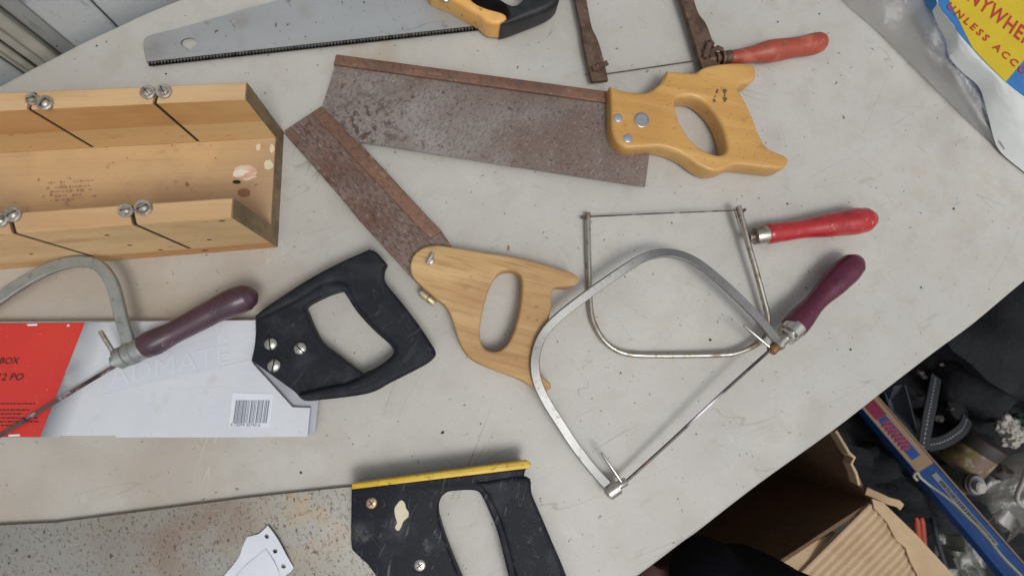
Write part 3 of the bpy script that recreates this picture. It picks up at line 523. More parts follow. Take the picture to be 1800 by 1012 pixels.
def turned(name, mat, parent, path, prof, k, squash=1, zmin=None):
    pts = [along(path, i/(n_-1)) for i in range(n_)]; m = MB(); rs = [rad_at(i, n_, prof)*k for i in range(n_)]
    if zmin is not None:
        for i in range(n_): pts[i] = Vector((pts[i].x, pts[i].y, max(pts[i].z, zmin+rs[i])))
    m.sweep(pts, 1, squash, 20, taper=rs); return m.build(name, M[mat], parent, 50)
turned('handle', 'orange_paint', t, hp, pr, mm, zmin=.0005)
m = MB(); m.sweep([W(1030, 131, .006), W(1068, 130, .007), W(1224, 107, .008)], .0004, .0006, rect=True); m.build('blade', M['rust_iron'], t, 0)

# ------------------------------------------------------------------ 5 mitre box
t = thing('mitre_box', 'open wooden mitre box with screws beside each saw slot', 'mitre box', W(300, 300, 0))
Hh, bz, th = .0795, .0175, .0122
F0 = W(487, 435, 0); B0 = W(498, 233, 0); Lf = W(0, 474, 0)
u = (Lf-F0).normalized(); v = (B0-F0); wd = v.length; v.normalize()
def mb_pt(s, tt, z): return F0+u*s+v*tt+Vector((0, 0, z))
def s_of(px, py, z): # distance along the box for a photo point at height z
    p = W(px, py, z)-F0; p.z = 0; det = u.x*v.y-u.y*v.x; return (p.x*v.y-p.y*v.x)/det, (u.x*p.y-u.y*p.x)/det
LEN = .34
def prism(mb, s0a, s1a, s0b, s1b, t0, t1, z0, z1):
    """block between two cuts; the a cuts are at t0, the b cuts at t1"""
    vs = [mb_pt(s0a, t0, z0), mb_pt(s1a, t0, z0), mb_pt(s1b, t1, z0), mb_pt(s0b, t1, z0), mb_pt(s0a, t0, z1), mb_pt(s1a, t0, z1), mb_pt(s1b, t1, z1), mb_pt(s0b, t1, z1)]
    mb.add(vs, [(0, 3, 2, 1), (4, 5, 6, 7), (0, 1, 5, 4), (1, 2, 6, 5), (2, 3, 7, 6), (3, 0, 4, 7)])
m = MB(); prism(m, 0, LEN, 0, LEN, th+.0012, wd-th-.0002, 0, bz); base_ = m.build('base_board', M['pine_base'], t, 0)
def sidewall(t0, t1, cuts, zt, zmid, matlow, matup, nm_, ecap):
    k = .0014
    m = MB(); prism(m, 0, LEN, 0, LEN, t0, t1, 0, bz); low = m.build(nm_, M[matlow if nm_ == 'back_wall' else 'pine_strip'], t, 0)
    ss = [(0, 0)]+cuts+[(LEN, LEN)]
    for (z0, z1, mt, nn) in ((bz, zmid, matlow, 'wall_board'), (zmid, zt, matup, 'wall_strip')):
        m = MB()
        for i in range(len(ss)-1):
            a, b = ss[i], ss[i+1]; ka = k if i else 0; kb = k if i+1 < len(ss)-1 else 0
            prism(m, a[0]+ka, b[0]-kb, a[1]+ka, b[1]-kb, t0, t1, z0, z1-.0011 if z1 == zt else z1)
        m.build(nn, M[mt], t, 0)
    m = MB()
    for i in range(len(ss)-1):
        a, b = ss[i], ss[i+1]; ka = k if i else 0; kb = k if i+1 < len(ss)-1 else 0
        # worn, slightly rounded top edge
        q = []
        for (tt, z_) in ((t0, zt-.0011), (t0+.0009, zt), (t1-.0009, zt), (t1, zt-.0011)):
            fr = (tt-t0)/(t1-t0); q.append([mb_pt(a[0]+(a[1]-a[0])*fr+ka, tt, z_), mb_pt(b[0]+(b[1]-b[0])*fr-kb, tt, z_)])
        vs = [p for r in q for p in r]; m.add(vs, [(0, 2, 3, 1), (2, 4, 5, 3), (4, 6, 7, 5), (0, 6, 4, 2), (1, 3, 5, 7)])
    m.build('worn_top', M['pine_top'], t, 0)
    for a in cuts:
        f0 = .0004/(t1-t0); sl_ = a[1]-a[0]; m = MB(); prism(m, a[0]+sl_*f0-k+.0001, a[0]+sl_*f0+k-.0001, a[1]-sl_*f0-k+.0001, a[1]-sl_*f0+k-.0001, t0+.0004, t1-.0004, bz+.0001, zt-.002); m.build('saw_slot_shade', M['slot'], t, 0)  # dark plate filling the kerf, its inner shade put in as colour
    m = MB(); prism(m, -.0006, -.0001, -.0006, -.0001, t0+.0001, t1-.0001, 0.0002, zt-.001); m.build('end_grain', M['end_grain'], t, 0)
zt_ = Hh
def cut(inner_px, z, slant): s0, _ = s_of(*inner_px, z); return s0, slant
c1, _ = cut((271, 179), Hh, 0); c2, _ = cut((49, 198), Hh, 0); HF = .0885; d1, _ = cut((237, 388), HF, 0); d2, _ = cut((26, 403), HF, 0)
sidewall(wd-th, wd, [(c1, c1-.003), (c2, c2-.003)], Hh, .046, 'pine_wall', 'pine_strip', 'back_wall', 0)
sidewall(0, th+.001, [(d1, d1+.0035), (d2, d2+.0045)], HF, .052, 'pine_wall', 'pine_wall', 'front_wall', 0)
m = MB(); prism(m, -.0006, -.0001, -.0006, -.0001, th+.001, wd-th, 0.0002, bz-.0002); m.build('end_grain', M['end_grain'], t, 0)
for (x, y, rr, a) in ((54, 173, .0040, 20), (76, 180, .0050, 60), (258, 161, .0048, -50), (286, 159, .0050, -60), (-3, 386, .0046, 0), (20, 376, .0047, 40), (219, 369, .0045, 10), (250, 364, .0052, 30)):
    hz = Hh if y < 200 else HF; c = W(x, y, hz+.002); m = MB(); m.lathe(Vector((c.x, c.y, hz)), Vector((c.x, c.y, hz+.0022)), [(0, rr), (.7, rr), (1, rr*.86)], 22)
    wsh = m.build('washer', M['washer'], t, 40)
    screw(wsh, x, y, hz+.0018, rr*.66, .0022, 'washer', a)
for (x, y, lw) in ((188, 413, 7), (228, 431, 8), (282, 439, 8), (360, 440, 11), (108, 456, 7), (368, 421, 8), (55, 446, 5), (390, 388, 10)):
    # dark nail plugs on the outer face of the front wall: find the height where the face is met
    best = min((abs(s_of(x, y, z)[1]), z) for z in [k*.0005 for k in range(1, 176)]); z = best[1]; s0, _ = s_of(x, y, z); hw = lw*MM(z)/2
    m = MB(); ring = [[mb_pt(s0+hw*math.cos(a), dd, z+.0011*math.sin(a)) for a in [2*math.pi*k/10 for k in range(10)]] for dd in (.0005, -.0002)]; m.loft(ring); m.build('nail_hole', M['slot'], t, 0)
def disc_on(x, y, rx, ry, z, mat, name, parent, h=.0002, jag=0):
    m = MB(); c = W(x, y, z); k = MM(z); pts = []
    for i in range(22):
        a = 2*math.pi*i/22; q = 1+jag*(random.random()-.5); pts.append(Vector((c.x+rx*k*q*math.cos(a), c.y+ry*k*q*math.sin(a), z)))
    m.loft([pts, [p+Vector((0, 0, h)) for p in pts]]); return m.build(name, M[mat], parent, 0)
M['torn_label'] = material('torn_label', srgb(214, 198, 176), .7, 0, [O(160, .45, .6, srgb(206, 140, 116), st=(.3, 1, 1), rot=15, amt=.7), O(200, .55, .62, srgb(226, 220, 206), st=(.2, 1, 1), rot=15)])
disc_on(431, 303, 21, 14, bz, 'torn_label', 'torn_sticker', t, jag=.25)
disc_on(472, 290, 8, 9, bz, 'off_white', 'paint_spot', t, jag=.3); disc_on(454, 259, 4, 6, bz, 'off_white', 'paint_spot', t, jag=.4); disc_on(478, 262, 4, 8, bz, 'off_white', 'paint_spot', t, jag=.4)
M['knot'] = material('brown_knot', srgb(138, 98, 68), .7); disc_on(429, 339, 11, 8, bz, 'knot', 'knot', t, .0001, jag=.1); disc_on(416, 320, 7, 3.5, bz, 'slot', 'nail_hole', t, .0001)
m = MB()
for r_, (y0, x0, x1) in enumerate([(322, 84, 164), (331, 82, 160), (338, 88, 160), (346, 96, 142), (353, 96, 140)]):
    x = x0
    while x < x1:
        w_ = random.uniform(2, 7)
        if random.random() < .85: ribbon(m, [(x, y0-(x-82)*.06), (x+w_, y0-(x+w_-82)*.06)], random.choice([2, 4, 4.5]), bz+.00005, .00008)
        x += w_+random.uniform(1.5, 3)
m.build('faded_stamp', M['ink_faint'], t, 0)
disc_on(355, 183, 6, 5, .0605, 'wall_grey', 'paint_spot', t) if False else None

# ------------------------------------------------------------------ 6 black-handled saw in its card sleeve
t = thing('hand_saw', 'black-handled saw with three silver screws, blade inside the red and white sleeve', 'saw', W(600, 570, 0))
m = MB(); plate(m, [(-60, 590, 1), (455, 600, 1), (533, 700, 1), (561, 703, 1), (554, 763, 1), (-60, 762, 1)], zt=.0066, zb=.0056, b=.0001, seg=1, smooth=False); m.build('blade', M['plain_steel'], t, 30)
OUT = [(449, 556, 1), (479, 533), (538, 494), (598, 461), (650, 439, 1), (663, 445), (681, 466, 1), (676, 479), (678, 497), (704, 529), (734, 568), (758, 604), (766, 619), (763, 629), (746, 642), (687, 672), (648, 691), (568, 702), (538, 704), (529, 700, 1), (518, 688, 1), (458, 645, 1), (442, 633, 1), (447, 609), (451, 568)]
HOL = [(543, 541), (568, 526), (600, 512), (609, 517), (627, 547), (657, 580), (686, 606), (692, 618), (686, 628), (663, 645), (639, 657, 1), (627, 648), (598, 624), (571, 603), (556, 577), (546, 553)]
m = MB(); plate(m, OUT, [HOL], zt=.0165, zb=.0012, b=.001, bb=.001, seg=2); m.build('cheek', M['black_plastic'], t, 45)
RIM = [(449, 556, 1), (479, 533), (538, 494), (598, 461), (650, 439, 1), (663, 445), (681, 466, 1), (676, 479), (678, 497), (704, 529), (734, 568), (758, 604), (766, 619), (763, 629), (746, 642), (687, 672), (648, 691), (568, 702), (538, 704), (524, 694, 1),
       (560, 684), (612, 673), (641, 660, 1), (663, 647), (688, 630), (695, 618), (689, 604), (660, 577), (631, 545), (614, 513), (604, 499), (585, 498), (560, 508), (530, 527), (452, 564, 1)]
m = MB(); plate(m, RIM, zt=.0225, zb=.0150, b=.0035, bb=0, seg=4, sil=True); m.build('grip', M['black_plastic'], t, 50)
for (x, y, a) in ((475, 604, 100), (527, 612, -45), (481, 642, 80)): screw(t, x, y, .0165, .0052, .0032, 'chrome', a)

sl = thing('card_sleeve', 'red and white card saw sleeve with barcode sticker, lettered BOX and 12 PO', 'packaging', W(250, 665, 0))
so = [(-60, 568, 1), (150, 566, 1), (449, 562, 1), (449, 600), (442, 633, 1), (446, 640, 1), (514, 715, 1), (545, 716, 1), (540.5, 767, 1), (380, 768.5, 1), (204, 768.5, 1), (200, 764.5, 1), (107, 764, 1), (104, 768, 1), (-60, 768, 1)]
M['sleeve'] = None
pa, pb = W(150, 566, .0105), W(70, 768, .0105); rd = (pb-pa).normalized(); rn = Vector((-rd.y, rd.x, 0)); rn = rn if rn.x > 0 else -rn
m = MB(); plate(m, so, zt=.0102, zb=.0084, b=.0003, seg=1, smooth=True, sil=False, n=3)
# printed grey fade beside the red field is part of the artwork
ang = math.degrees(math.atan2(rn.y, rn.x)); d0 = (pa-Vector(sl.location)).dot(rn)
M['sleeve'] = material('sleeve_print', srgb(204, 208, 213), .4, 0, [O(1, d0+.060, d0-.002, srgb(176, 180, 188), kind='grad', rot=ang, amt=.4), O(1, d0+.017, d0-.003, srgb(92, 94, 102), kind='grad', rot=ang, amt=.95), O(500, .7, .74, srgb(120, 120, 120), d=2, amt=.5), O(20, .45, .7, srgb(194, 198, 205), amt=.6), LN(16, srgb(182, 184, 188), 8, .003, .6, .1, 2, 9), LN(14, srgb(232, 234, 238), 14, .003, .6, .06, 6, 8), O(60, .6, .7, srgb(186, 182, 174), d=6, amt=.4)], coat=.1, bump=[(25, .0014, ISO, 0), (9, .003, (1, .5, 1), 10)])
body = m.build('front_panel', M['sleeve'], sl, 30)
m = MB(); plate(m, [(-60, 569, 1), (449, 564, 1), (442, 633, 1), (514, 714, 1), (544, 717, 1), (540, 765, 1), (-60, 765, 1)], zt=.0030, zb=.0012, b=.0002, seg=1, smooth=False, sil=False); m.build('back_panel', M['card_white'], sl, 0)
m = MB(); plate(m, [(-60, 566.2, 1), (444, 562.2, 1), (444, 564, 1), (-60, 568, 1)], zt=.0086, zb=.002, b=0, bb=0, smooth=False, sil=False); m.build('folded_edge', M['card_white'], sl, 0)
m = MB(); plate(m, [(-60, 568.6, 1), (110, 567, 1), (149, 566.6, 1), (70, 767.6, 1), (-60, 767.6, 1)], zt=.0104, zb=.01025, b=0, bb=0, smooth=False, sil=False); m.build('red_field', M['card_red'], sl, 0)
text('BOX', (-3, 639), (30, 639), 10, .0105, 'ink', sl, shear=.25, squeeze=.95); text('12 PO', (-8, 668), (31, 668), 11, .0105, 'ink', sl, shear=.25, squeeze=.95)
m = MB()
for (y0, x0, x1) in ((709, -10, 62), (720, -10, 52), (727, -10, 40), (734, -10, 66), (740.5, -10, 68), (747, -10, 22)):
    x = x0
    while x < x1:
        w_ = random.uniform(3, 9); ribbon(m, [(x, y0), (min(x+w_, x1), y0)], 2.0, .01045, .00006); x += w_+1.6
m.build('fine_print', M['ink'], sl, 0)
for (x, y, w_) in ((57, 571, 17), (25, 765, 20), (120, 572, 4)): m = MB(); ribbon(m, [(x-w_/2, y), (x+w_/2, y-.5)], 3, .01045, .00008); m.build('chipped_edge', M['card_white'], sl, 0)
m = MB(); plate(m, [(180, 692, 1), (182, 652, 1), (381, 588, 1), (388, 648, 1)], zt=.01032, zb=.01022, b=0, bb=0, smooth=False, sil=False); m.build('varnished_band', M['band_pale'], sl, 0)
text('ADMATE', (192, 680), (388, 640), 31, .0104, 'emboss', sl, name='pale_lettering', shear=.1, squeeze=1.06, bold=0)
m = MB(); ribbon(m, [(178, 695), (300, 664), (440, 633)], 1.6, .0104, .00005); m.build('crease', M['emboss'], sl, 0)
m = MB(); plate(m, [(409, 690, 1), (481, 692, 1), (474, 751, 1), (402, 749, 1)], zt=.0105, zb=.0103, b=0, bb=0, smooth=False, sil=False); stk = m.build('barcode_sticker', M['paper'], sl, 0)
m = MB(); x = 415.0; wds = [2.2, 1.1, 2.4, 1.0, 1.1, 2.4, 1.0, 1.8, 1.0, 1.0, 2.2, 1.0, 1.4, 1.0, 2.2, 1.0, 1.0, 2.0, 1.0, 1.8]; i = 0
while x < 472: wb = wds[i % 20]; ribbon(m, [(x+wb/2, 703), (x+wb/2-5.5, 743)], wb, .0106, .00006); x += wb+(1.0 if i < 6 else [1.2, 2.4, 1.0, 1.6][i % 4]); i += 1
m.build('barcode', M['ink'] if False else M['barcode_grey'], stk, 0)
text('4 73094 35743 6', (405, 748.5), (470, 749.5), 5, .0106, 'barcode_grey', stk, name='digits', squeeze=.95)

# ------------------------------------------------------------------ 7 saw at the bottom with yellow edge
t = thing('hand_saw', 'black-handled saw with yellow top strip and large freckled grey blade', 'saw', W(500, 950, 0))
m = MB(); plate(m, [(-80, 926, 1), (0, 922, 1), (101, 917, 1), (201, 904, 1), (302, 891, 1), (437, 873.5, 1), (600, 856, 1), (680, 850, 1), (740, 1000, 1), (740, 1200, 1), (-80, 1200, 1)], zt=.0036, zb=.0025, b=.0001, seg=1, smooth=False); m.build('blade', M['speckled'], t, 30)
OUT = [(617, 858, 1), (926, 823, 1), (922, 837), (928, 856), (954, 916), (982, 977), (996, 1012), (1015, 1060), (1010, 1090), (960, 1110), (760, 1130, 1), (740, 1078, 1), (660, 1012, 1), (646, 993, 1), (618, 967, 1), (616, 949, 1)]
HOL = [(800, 862), (828, 861), (841, 864), (848, 873), (858, 893), (875, 935), (894, 1012), (906, 1060), (895, 1075), (850, 1080), (832, 1060), (814, 1012), (795, 967), (775, 911), (771, 890), (775, 873), (786, 864)]
def low(p): return 0
m = MB(); plate(m, OUT, [HOL], zt=.021, zb=.0015, b=.0022, bb=.002, seg=3, sil='hole'); m.build('handle', M['black_plastic_worn'], t, 50)
m = MB(); plate(m, [(838, 850, 1), (926, 838), (936, 870), (966, 940), (990, 1005), (1004, 1060), (985, 1085), (928, 1080), (912, 1035), (884, 930), (862, 880), (850, 862)], zt=.0235, zb=.0205, b=.003, bb=0, seg=4, sil=False); m.build('grip', M['black_plastic_worn'], t, 60)
m = MB(); plate(m, [(618, 850, 1), (926, 809, 1), (934, 816), (930, 823, 1), (618, 860, 1)], zt=.022, zb=.016, b=.0012, bb=.001, seg=3, sil=False); m.build('top_strip', M['yellow_plastic'], t, 50)
M['rusty_screw'] = material('rusty_screw', srgb(184, 160, 130), .4, .8, [O(300, .42, .6, srgb(128, 76, 44), amt=.8, rough=.7)])
screw(t, 653, 884, .0205, .0042, .0012, 'rusty_screw', 40, cross=True); screw(t, 738, 993.5, .0205, .0043, .0012, 'chrome', 35, cross=True)
m = MB(); Q = lambda x, y: (590+x/4.2857, 790+y/4.2857)
plate(m, [Q(443, 445), Q(470, 400), Q(495, 380), Q(520, 400), Q(530, 440), Q(550, 470), Q(545, 505), Q(510, 540), Q(495, 580), Q(470, 610), Q(446, 585), Q(462, 550), Q(450, 505)], zt=.0214, zb=.0210, b=.0001, seg=1, sil=False, n=3); m.build('torn_sticker', M['off_white'], t, 0)

tg = thing('paper_tag', 'torn white paper scrap with three punched holes lying on the freckled blade', 'paper', W(450, 985, .004))
ho = [[(x+4*math.cos(a), y+4*math.sin(a)) for a in [2*math.pi*k/10 for k in range(10)]] for x, y in ((470, 941), (485, 966.5), (499, 994))]
pt = [(472, 922, 1), (481, 933), (494, 952), (516, 996, 1), (512, 1003), (500, 1013), (480, 1045, 1), (365, 1045, 1), (393, 1012), (419, 980), (427, 958), (435, 943, 1), (446, 940), (456, 937), (466, 928)]
curl = lambda p: .0028*max(0, noise.noise(Vector((p.x*30, p.y*30, 3)))+.35)
m = MB(); plate(m, pt, ho, zt=.0046, zb=.0043, b=0, bb=0, seg=1, sil=False, zfun=curl); m.build('sheet', M['paper'], tg, 20)
m = MB(); plate(m, [(468, 963, 1), (482, 985), (490, 1012), (470, 1045, 1), (390, 1045, 1), (425, 1000)], zt=.0056, zb=.0053, b=0, bb=0, seg=1, sil=False, zfun=curl); m.build('folded_layer', M['paper'], tg, 20)

# ------------------------------------------------------------------ 8 red-handled coping saw
t = thing('coping_saw', 'coping saw with round wire frame and bright red handle, lying beneath the maroon-handled one', 'saw', W(1200, 500, 0))
m = MB(); fp = path3([(1033, 374, .004), (1034, 435, .004), (1036, 500, .0035), (1038, 542, .0035), (1044, 568, .0035), (1060, 596, .0035), (1082, 614, .0035), (1112, 623, .0035), (1174, 624.5, .004), (1268, 623, .006), (1300, 618, .007), (1330, 604, .008), (1346, 582, .0085), (1350, 559, .009), (1343, 528, .0095), (1329, 476, .011), (1316, 431, .012), (1304, 383, .0125), (1298, 362, .0125)], 6)
m.sweep(fp, .0024, .0024, 12); m.build('frame', M['frame_wire'], t, 60)
m = MB(); m.sweep(path3([(1291, 366, .011), (1298, 388, .011), (1303, 404, .011)], 5), .0012, .0012, 10); m.build('blade_catch', M['frame_wire'], t, 60)
m = MB(); m.sweep([W(1024, 382, .0045), W(1033, 381, .0045), W(1150, 375.5, .008), W(1298, 369.5, .0125), W(1309, 369, .0125)], .0004, .0009, rect=True); m.build('blade', M['blade_thin'], t, 0)
m = MB(); m.lathe(W(1022, 382, .0045), W(1028, 382, .0045), [(0, .0014), (1, .0014)], 8); m.build('blade_pin', M['rust_iron'], t); m = MB(); m.lathe(W(1306, 371, .0125), W(1310, 368, .0125), [(0, .0014), (1, .0014)], 8); m.build('blade_pin', M['rust_iron'], t)
A = W(1317, 417, .0122); B = W(1350, 411, .0122)
m = MB(); m.lathe(A, B, [(0, .003), (.25, .003), (.27, .0072), (.33, .0076), (.95, .0080), (1, .0080)], 24); m.build('ferrule', M['frame_wire'], t, 40)
turned('handle', 'red_paint', t, path3([(1346, 411.5, .0122), (1440, 398, .0122), (1539.5, 384, .0125)]), [(0, 18), (.02, 20), (.12, 19.5), (.3, 18.5), (.62, 24), (.8, 26.5), (.9, 24.5), (.955, 18.5), (.985, 10.5), (1, 2.5)], MM(.013), zmin=.0005)

# ------------------------------------------------------------------ 9 maroon-handled coping saw on top
t = thing('coping_saw', 'coping saw with broad flat steel frame and maroon handle, lying over the red-handled one', 'saw', W(1180, 650, 0))
m = MB(); fp = path3([(1368, 600, .021), (1357, 588, .021), (1332, 558, .0215), (1285, 511, .022), (1241, 473, .022), (1215, 456, .022), (1190, 447, .022), (1164, 445, .022), (1136, 451, .022), (1107, 466.5, .022), (1047, 507, .022), (1000, 542, .022), (974, 564, .022), (956, 585, .022), (945, 609, .022), (940, 640, .0218), (945, 672, .021), (960, 705, .020), (985, 745, .018), (1010, 783, .016), (1040, 822, .014), (1067, 852, .012)], 6)
ups = []
for i in range(len(fp)):
    k = i/(len(fp)-1)   # twist shaped to darken the bar's ends and brighten its upper left
    g = [(0, .28), (.3, .30), (.38, .05), (.46, -.22), (.62, -.18), (.72, .12), (.8, .34), (1, .34)]
    for j in range(len(g)-1):
        if g[j][0] <= k <= g[j+1][0]: a_ = g[j][1]+(g[j+1][1]-g[j][1])*(k-g[j][0])/(g[j+1][0]-g[j][0])
    ups.append(Vector((-.55*a_, .85*a_, 1)).normalized())
m.sweep(fp, .0036, .0017, rect=True, ups=ups); m.build('frame', M['frame_flat'], t, 40)
A = W(1067.5, 866, .0115); B = W(1086, 853, .0115)
m = MB(); m.lathe(A, B, [(-.18, .0005), (-.13, .0035), (0, .0056), (.02, .0062), (.95, .0062), (1, .0055)], 24); m.build('clamp', M['chrome'], t, 40)
m = MB(); m.lathe(B, W(1101, 845, .0115), [(0, .0034), (.9, .0034), (1, .0028)], 16); sp = m.build('blade_holder', M['chrome'], t, 40)
m = MB(); m.lathe(W(1092, 846, .0135), W(1057, 795, .017), [(0, .0011), (.97, .0011), (1, .0006)], 10); m.build('lever_pin', M['chrome'], t, 40)
m = MB(); m.sweep(path3([(1098, 848, .0115), (1180, 774, .014), (1260, 699, .0165), (1358, 611, .0195)], 5), .0009, .0014, rect=True); m.build('blade', M['blade_worn'], t, 0)
A = W(1354, 618, .0195); B = W(1366, 606, .0195); m = MB(); m.lathe(A, B, [(0, .003), (.1, .0042), (.9, .0042), (1, .0038)], 16); m.build('blade_holder', M['brass'], t, 40)
m = MB(); m.lathe(W(1352, 609, .022), W(1307, 571.5, .024), [(0, .0013), (.97, .0012), (1, .0007)], 10); m.build('lever_pin', M['chrome'], t, 40)
A = W(1364, 608, .0195); B = W(1400, 572, .0195)
m = MB(); m.lathe(A, B, [(0, .0052), (.02, .0058), (.14, .0058), (.16, .0048), (.40, .0050), (.44, .0084), (.52, .0084), (.56, .0062), (.60, .0062), (.64, .0088), (.98, .0092), (1, .0088)], 28); m.build('ferrule', M['chrome'], t, 35)
turned('handle', 'maroon_paint', t, path3([(1392, 579, .0185), (1440, 524, .0165), (1486, 478, .0150), (1512, 453, .0145)]), [(0, 19), (.02, 23), (.1, 23), (.35, 18.5), (.66, 25), (.8, 26), (.9, 23.5), (.955, 17), (.985, 9.5), (1, 2.5)], MM(.02))

# ------------------------------------------------------------------ 10 grey coping saw on the left
t = thing('coping_saw', 'dull grey coping saw with dark purple handle, resting on the card sleeve at the left', 'saw', W(180, 560, 0))
zf = .024
m = MB(); fp = path3([(-90, 585, zf), (-50, 556, zf), (0, 524, zf), (24, 507, zf), (59, 486, zf), (95, 469, zf), (123, 461.5, zf), (152, 460, zf), (175, 468, zf), (191, 486, zf), (202, 510, zf), (213, 555, zf), (223, 590, zf), (229, 612, zf)], 6)
m.sweep(fp, .0040, .0022, rect=True); m.build('frame', M['frame_dull'], t, 40)
A = W(207, 631, .0215); B = W(254, 610, .0225)
m = MB(); m.lathe(A, B, [(0, .0050), (.03, .0078), (.30, .0078), (.33, .0070), (.36, .0070), (.38, .0084), (.60, .0086), (.64, .0078), (.9, .0080), (1, .008)], 26); m.build('ferrule', M['frame_dull'], t, 35)
m = MB(); m.lathe(W(198, 637, .0205), W(216, 628, .0205), [(0, .0036), (.1, .0044), (1, .0044)], 16); m.build('blade_holder', M['frame_dull'], t, 40)
m = MB(); m.lathe(W(203, 625, .024), W(176, 581, .028), [(0, .0016), (.96, .0016), (1, .001)], 10); m.build('lever_pin', M['chrome'], t, 40)
m = MB(); m.sweep(path3([(210, 638, .019), (110, 698, .016), (20, 753, .0135), (-60, 802, .0125)], 5), .0014, .0005, rect=True); m.build('blade', M['blade_thin'], t, 0)
turned('handle', 'purple_paint', t, path3([(242, 615.5, .0225), (300, 587, .0225), (390, 540, .0225), (453, 515, .0215)]), [(0, 8), (.02, 14.5), (.05, 19.5), (.12, 21.5), (.3, 18.5), (.6, 20.5), (.82, 24), (.9, 22.5), (.955, 17.5), (.985, 10), (1, 2.5)], MM(.0225))

# ------------------------------------------------------------------ 11 package at the upper right
def sheet(mb, poly, zf_, nx=26, th_=.0003, grid=None):
    """a crumpled sheet: poly given as two photo edges (left list, right list) with heights, ruled between them"""
    Lp, Rp = poly; L3 = path3(Lp, 5); R3 = path3(Rp, 5); n = max(len(L3), len(R3)); rows = []
    for i in range(n):
        a = along(L3, i/(n-1)); b = along(R3, i/(n-1)); row = []
        for j in range(nx+1):
            k = j/nx; p = a.lerp(b, k); row.append(p+Vector((0, 0, zf_(k, i/(n-1), p))))
        rows.append(row)
    vs = [p for r in rows for p in r]; fs = []
    for i in range(n-1):
        for j in range(nx): a = i*(nx+1)+j; fs.append((a, a+1, a+nx+2, a+nx+1))
    mb.add(vs, fs)
card = thing('printed_card', 'yellow and blue printed package lettered ANYWHERE, at the top right corner', 'package', W(1760, 60, .0))
ZC = .030
m = MB(); plate(m, [(1618, -60, 1), (1645, 0, 1), (1690, 64, 1), (1727, 110, 1), (1762, 146, 1), (1800, 172, 1), (1900, 210, 1), (1960, -60, 1)], zt=ZC, zb=ZC-.0235, b=.001, seg=2, smooth=False, sil=False); m.build('package_body', M['card_blue'], card, 30)
m = MB(); plate(m, [(1640, -60, 1), (1668, 0, 1), (1709, 84, 1), (1740, 117, 1), (1768, 144, 1), (1802, 103, 1), (1900, 10, 1), (1900, -60, 1)], zt=ZC+.0003, zb=ZC+.0001, b=0, bb=0, smooth=False, sil=False); m.build('yellow_field', M['card_yellow'], card, 0)
text('ANYWHERE', (1681, -15), (1760, 47), 39, ZC+.0004, 'ink_red', card, squeeze=.66, sp=1.15, bold=.02)
text('UNLESS ACCO', (1662, 12), (1778, 114), 18, ZC+.0004, 'ink_red', card, squeeze=.95, shear=.15, sp=1.5, bold=.03)
pap = thing('paper_wrapper', 'crinkled white paper wrapper around the yellow and blue package', 'wrapper', W(1750, 180, 0))
m = MB()
sheet(m, ([(1622, -40, .024), (1640, 24, .022), (1662, 70, .020), (1668, 99, .020), (1692, 128, .018), (1722, 155, .018), (1737, 205, .012), (1755, 262, .003), (1800, 302, .002), (1860, 350, .002)],
          [(1632, -40, .031), (1648, 5, .031), (1683, 56, .032), (1707, 84, .033), (1733, 112, .033), (1768, 145, .033), (1800, 170, .033), (1830, 190, .031), (1880, 215, .030), (1940, 250, .030)]),
      lambda k, i, p: .004*math.sin(math.pi*k)*(.7+.6*noise.noise(p*45))+(.0030*abs(noise.noise(p*70))+.0020*abs(noise.noise(p*150)))*math.sin(math.pi*min(1, k*1.1)))
pw = m.build('paper_sheet', M['paper_wrap'], pap, 25, recalc=False)
film = thing('plastic_bag', 'crumpled clear plastic bag at the table edge beside the white paper wrapper', 'bag', W(1600, 60, 0))
m = MB()
sheet(m, ([(1440, -60, .002), (1482, 0, .002), (1540, 52, .002), (1600, 110, .003), (1650, 160, .003), (1705, 215, .002), (1756, 262, .002)],
          [(1640, -60, .024), (1656, 0, .022), (1664, 60, .019), (1672, 98, .018), (1700, 130, .016), (1725, 160, .014), (1762, 266, .003)]),
      lambda k, i, p: .008*math.sin(math.pi*k)*(1-i*.6)*(.8+1.0*noise.noise(p*30))+.0012*noise.noise(p*90)*math.sin(math.pi*k), nx=34)
m.build('film', M['film'], film, 30, recalc=False)

# ------------------------------------------------------------------ 12 things below the table at the lower right
# cardboard box
cb = thing('cardboard_box', 'open brown cardboard box with corrugated flap, below the table edge', 'box', W(1400, 860, -.5))
zr = -.13
A = W(1530, 880, zr); Rt = W(1463, 755, zr); Fl = W(1362, 990, zr)
ru = (Rt-A).normalized(); fu = (Fl-A).normalized(); ru = Vector((ru.x, ru.y, 0)); fu = Vector((fu.x, fu.y, 0))
def cbp(a, b, z): return A+ru*a+fu*b+Vector((0, 0, z-zr))
zb_ = -.50
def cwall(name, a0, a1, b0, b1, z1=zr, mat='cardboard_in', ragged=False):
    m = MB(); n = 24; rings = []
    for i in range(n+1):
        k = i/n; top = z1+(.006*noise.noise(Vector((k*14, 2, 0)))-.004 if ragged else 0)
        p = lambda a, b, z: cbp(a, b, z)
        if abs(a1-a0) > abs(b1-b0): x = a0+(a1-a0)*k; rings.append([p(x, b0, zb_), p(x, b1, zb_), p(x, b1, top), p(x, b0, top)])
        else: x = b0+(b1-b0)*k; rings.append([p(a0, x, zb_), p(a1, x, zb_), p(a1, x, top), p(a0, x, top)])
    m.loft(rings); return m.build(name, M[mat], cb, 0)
cwall('box_wall', -.004, .42, -.004, 0, ragged=True); cwall('box_wall', -.004, 0, .0002, .34); cwall('box_wall', .416, .42, .0002, .34); cwall('box_wall', -.004, .42, .3402, .344)
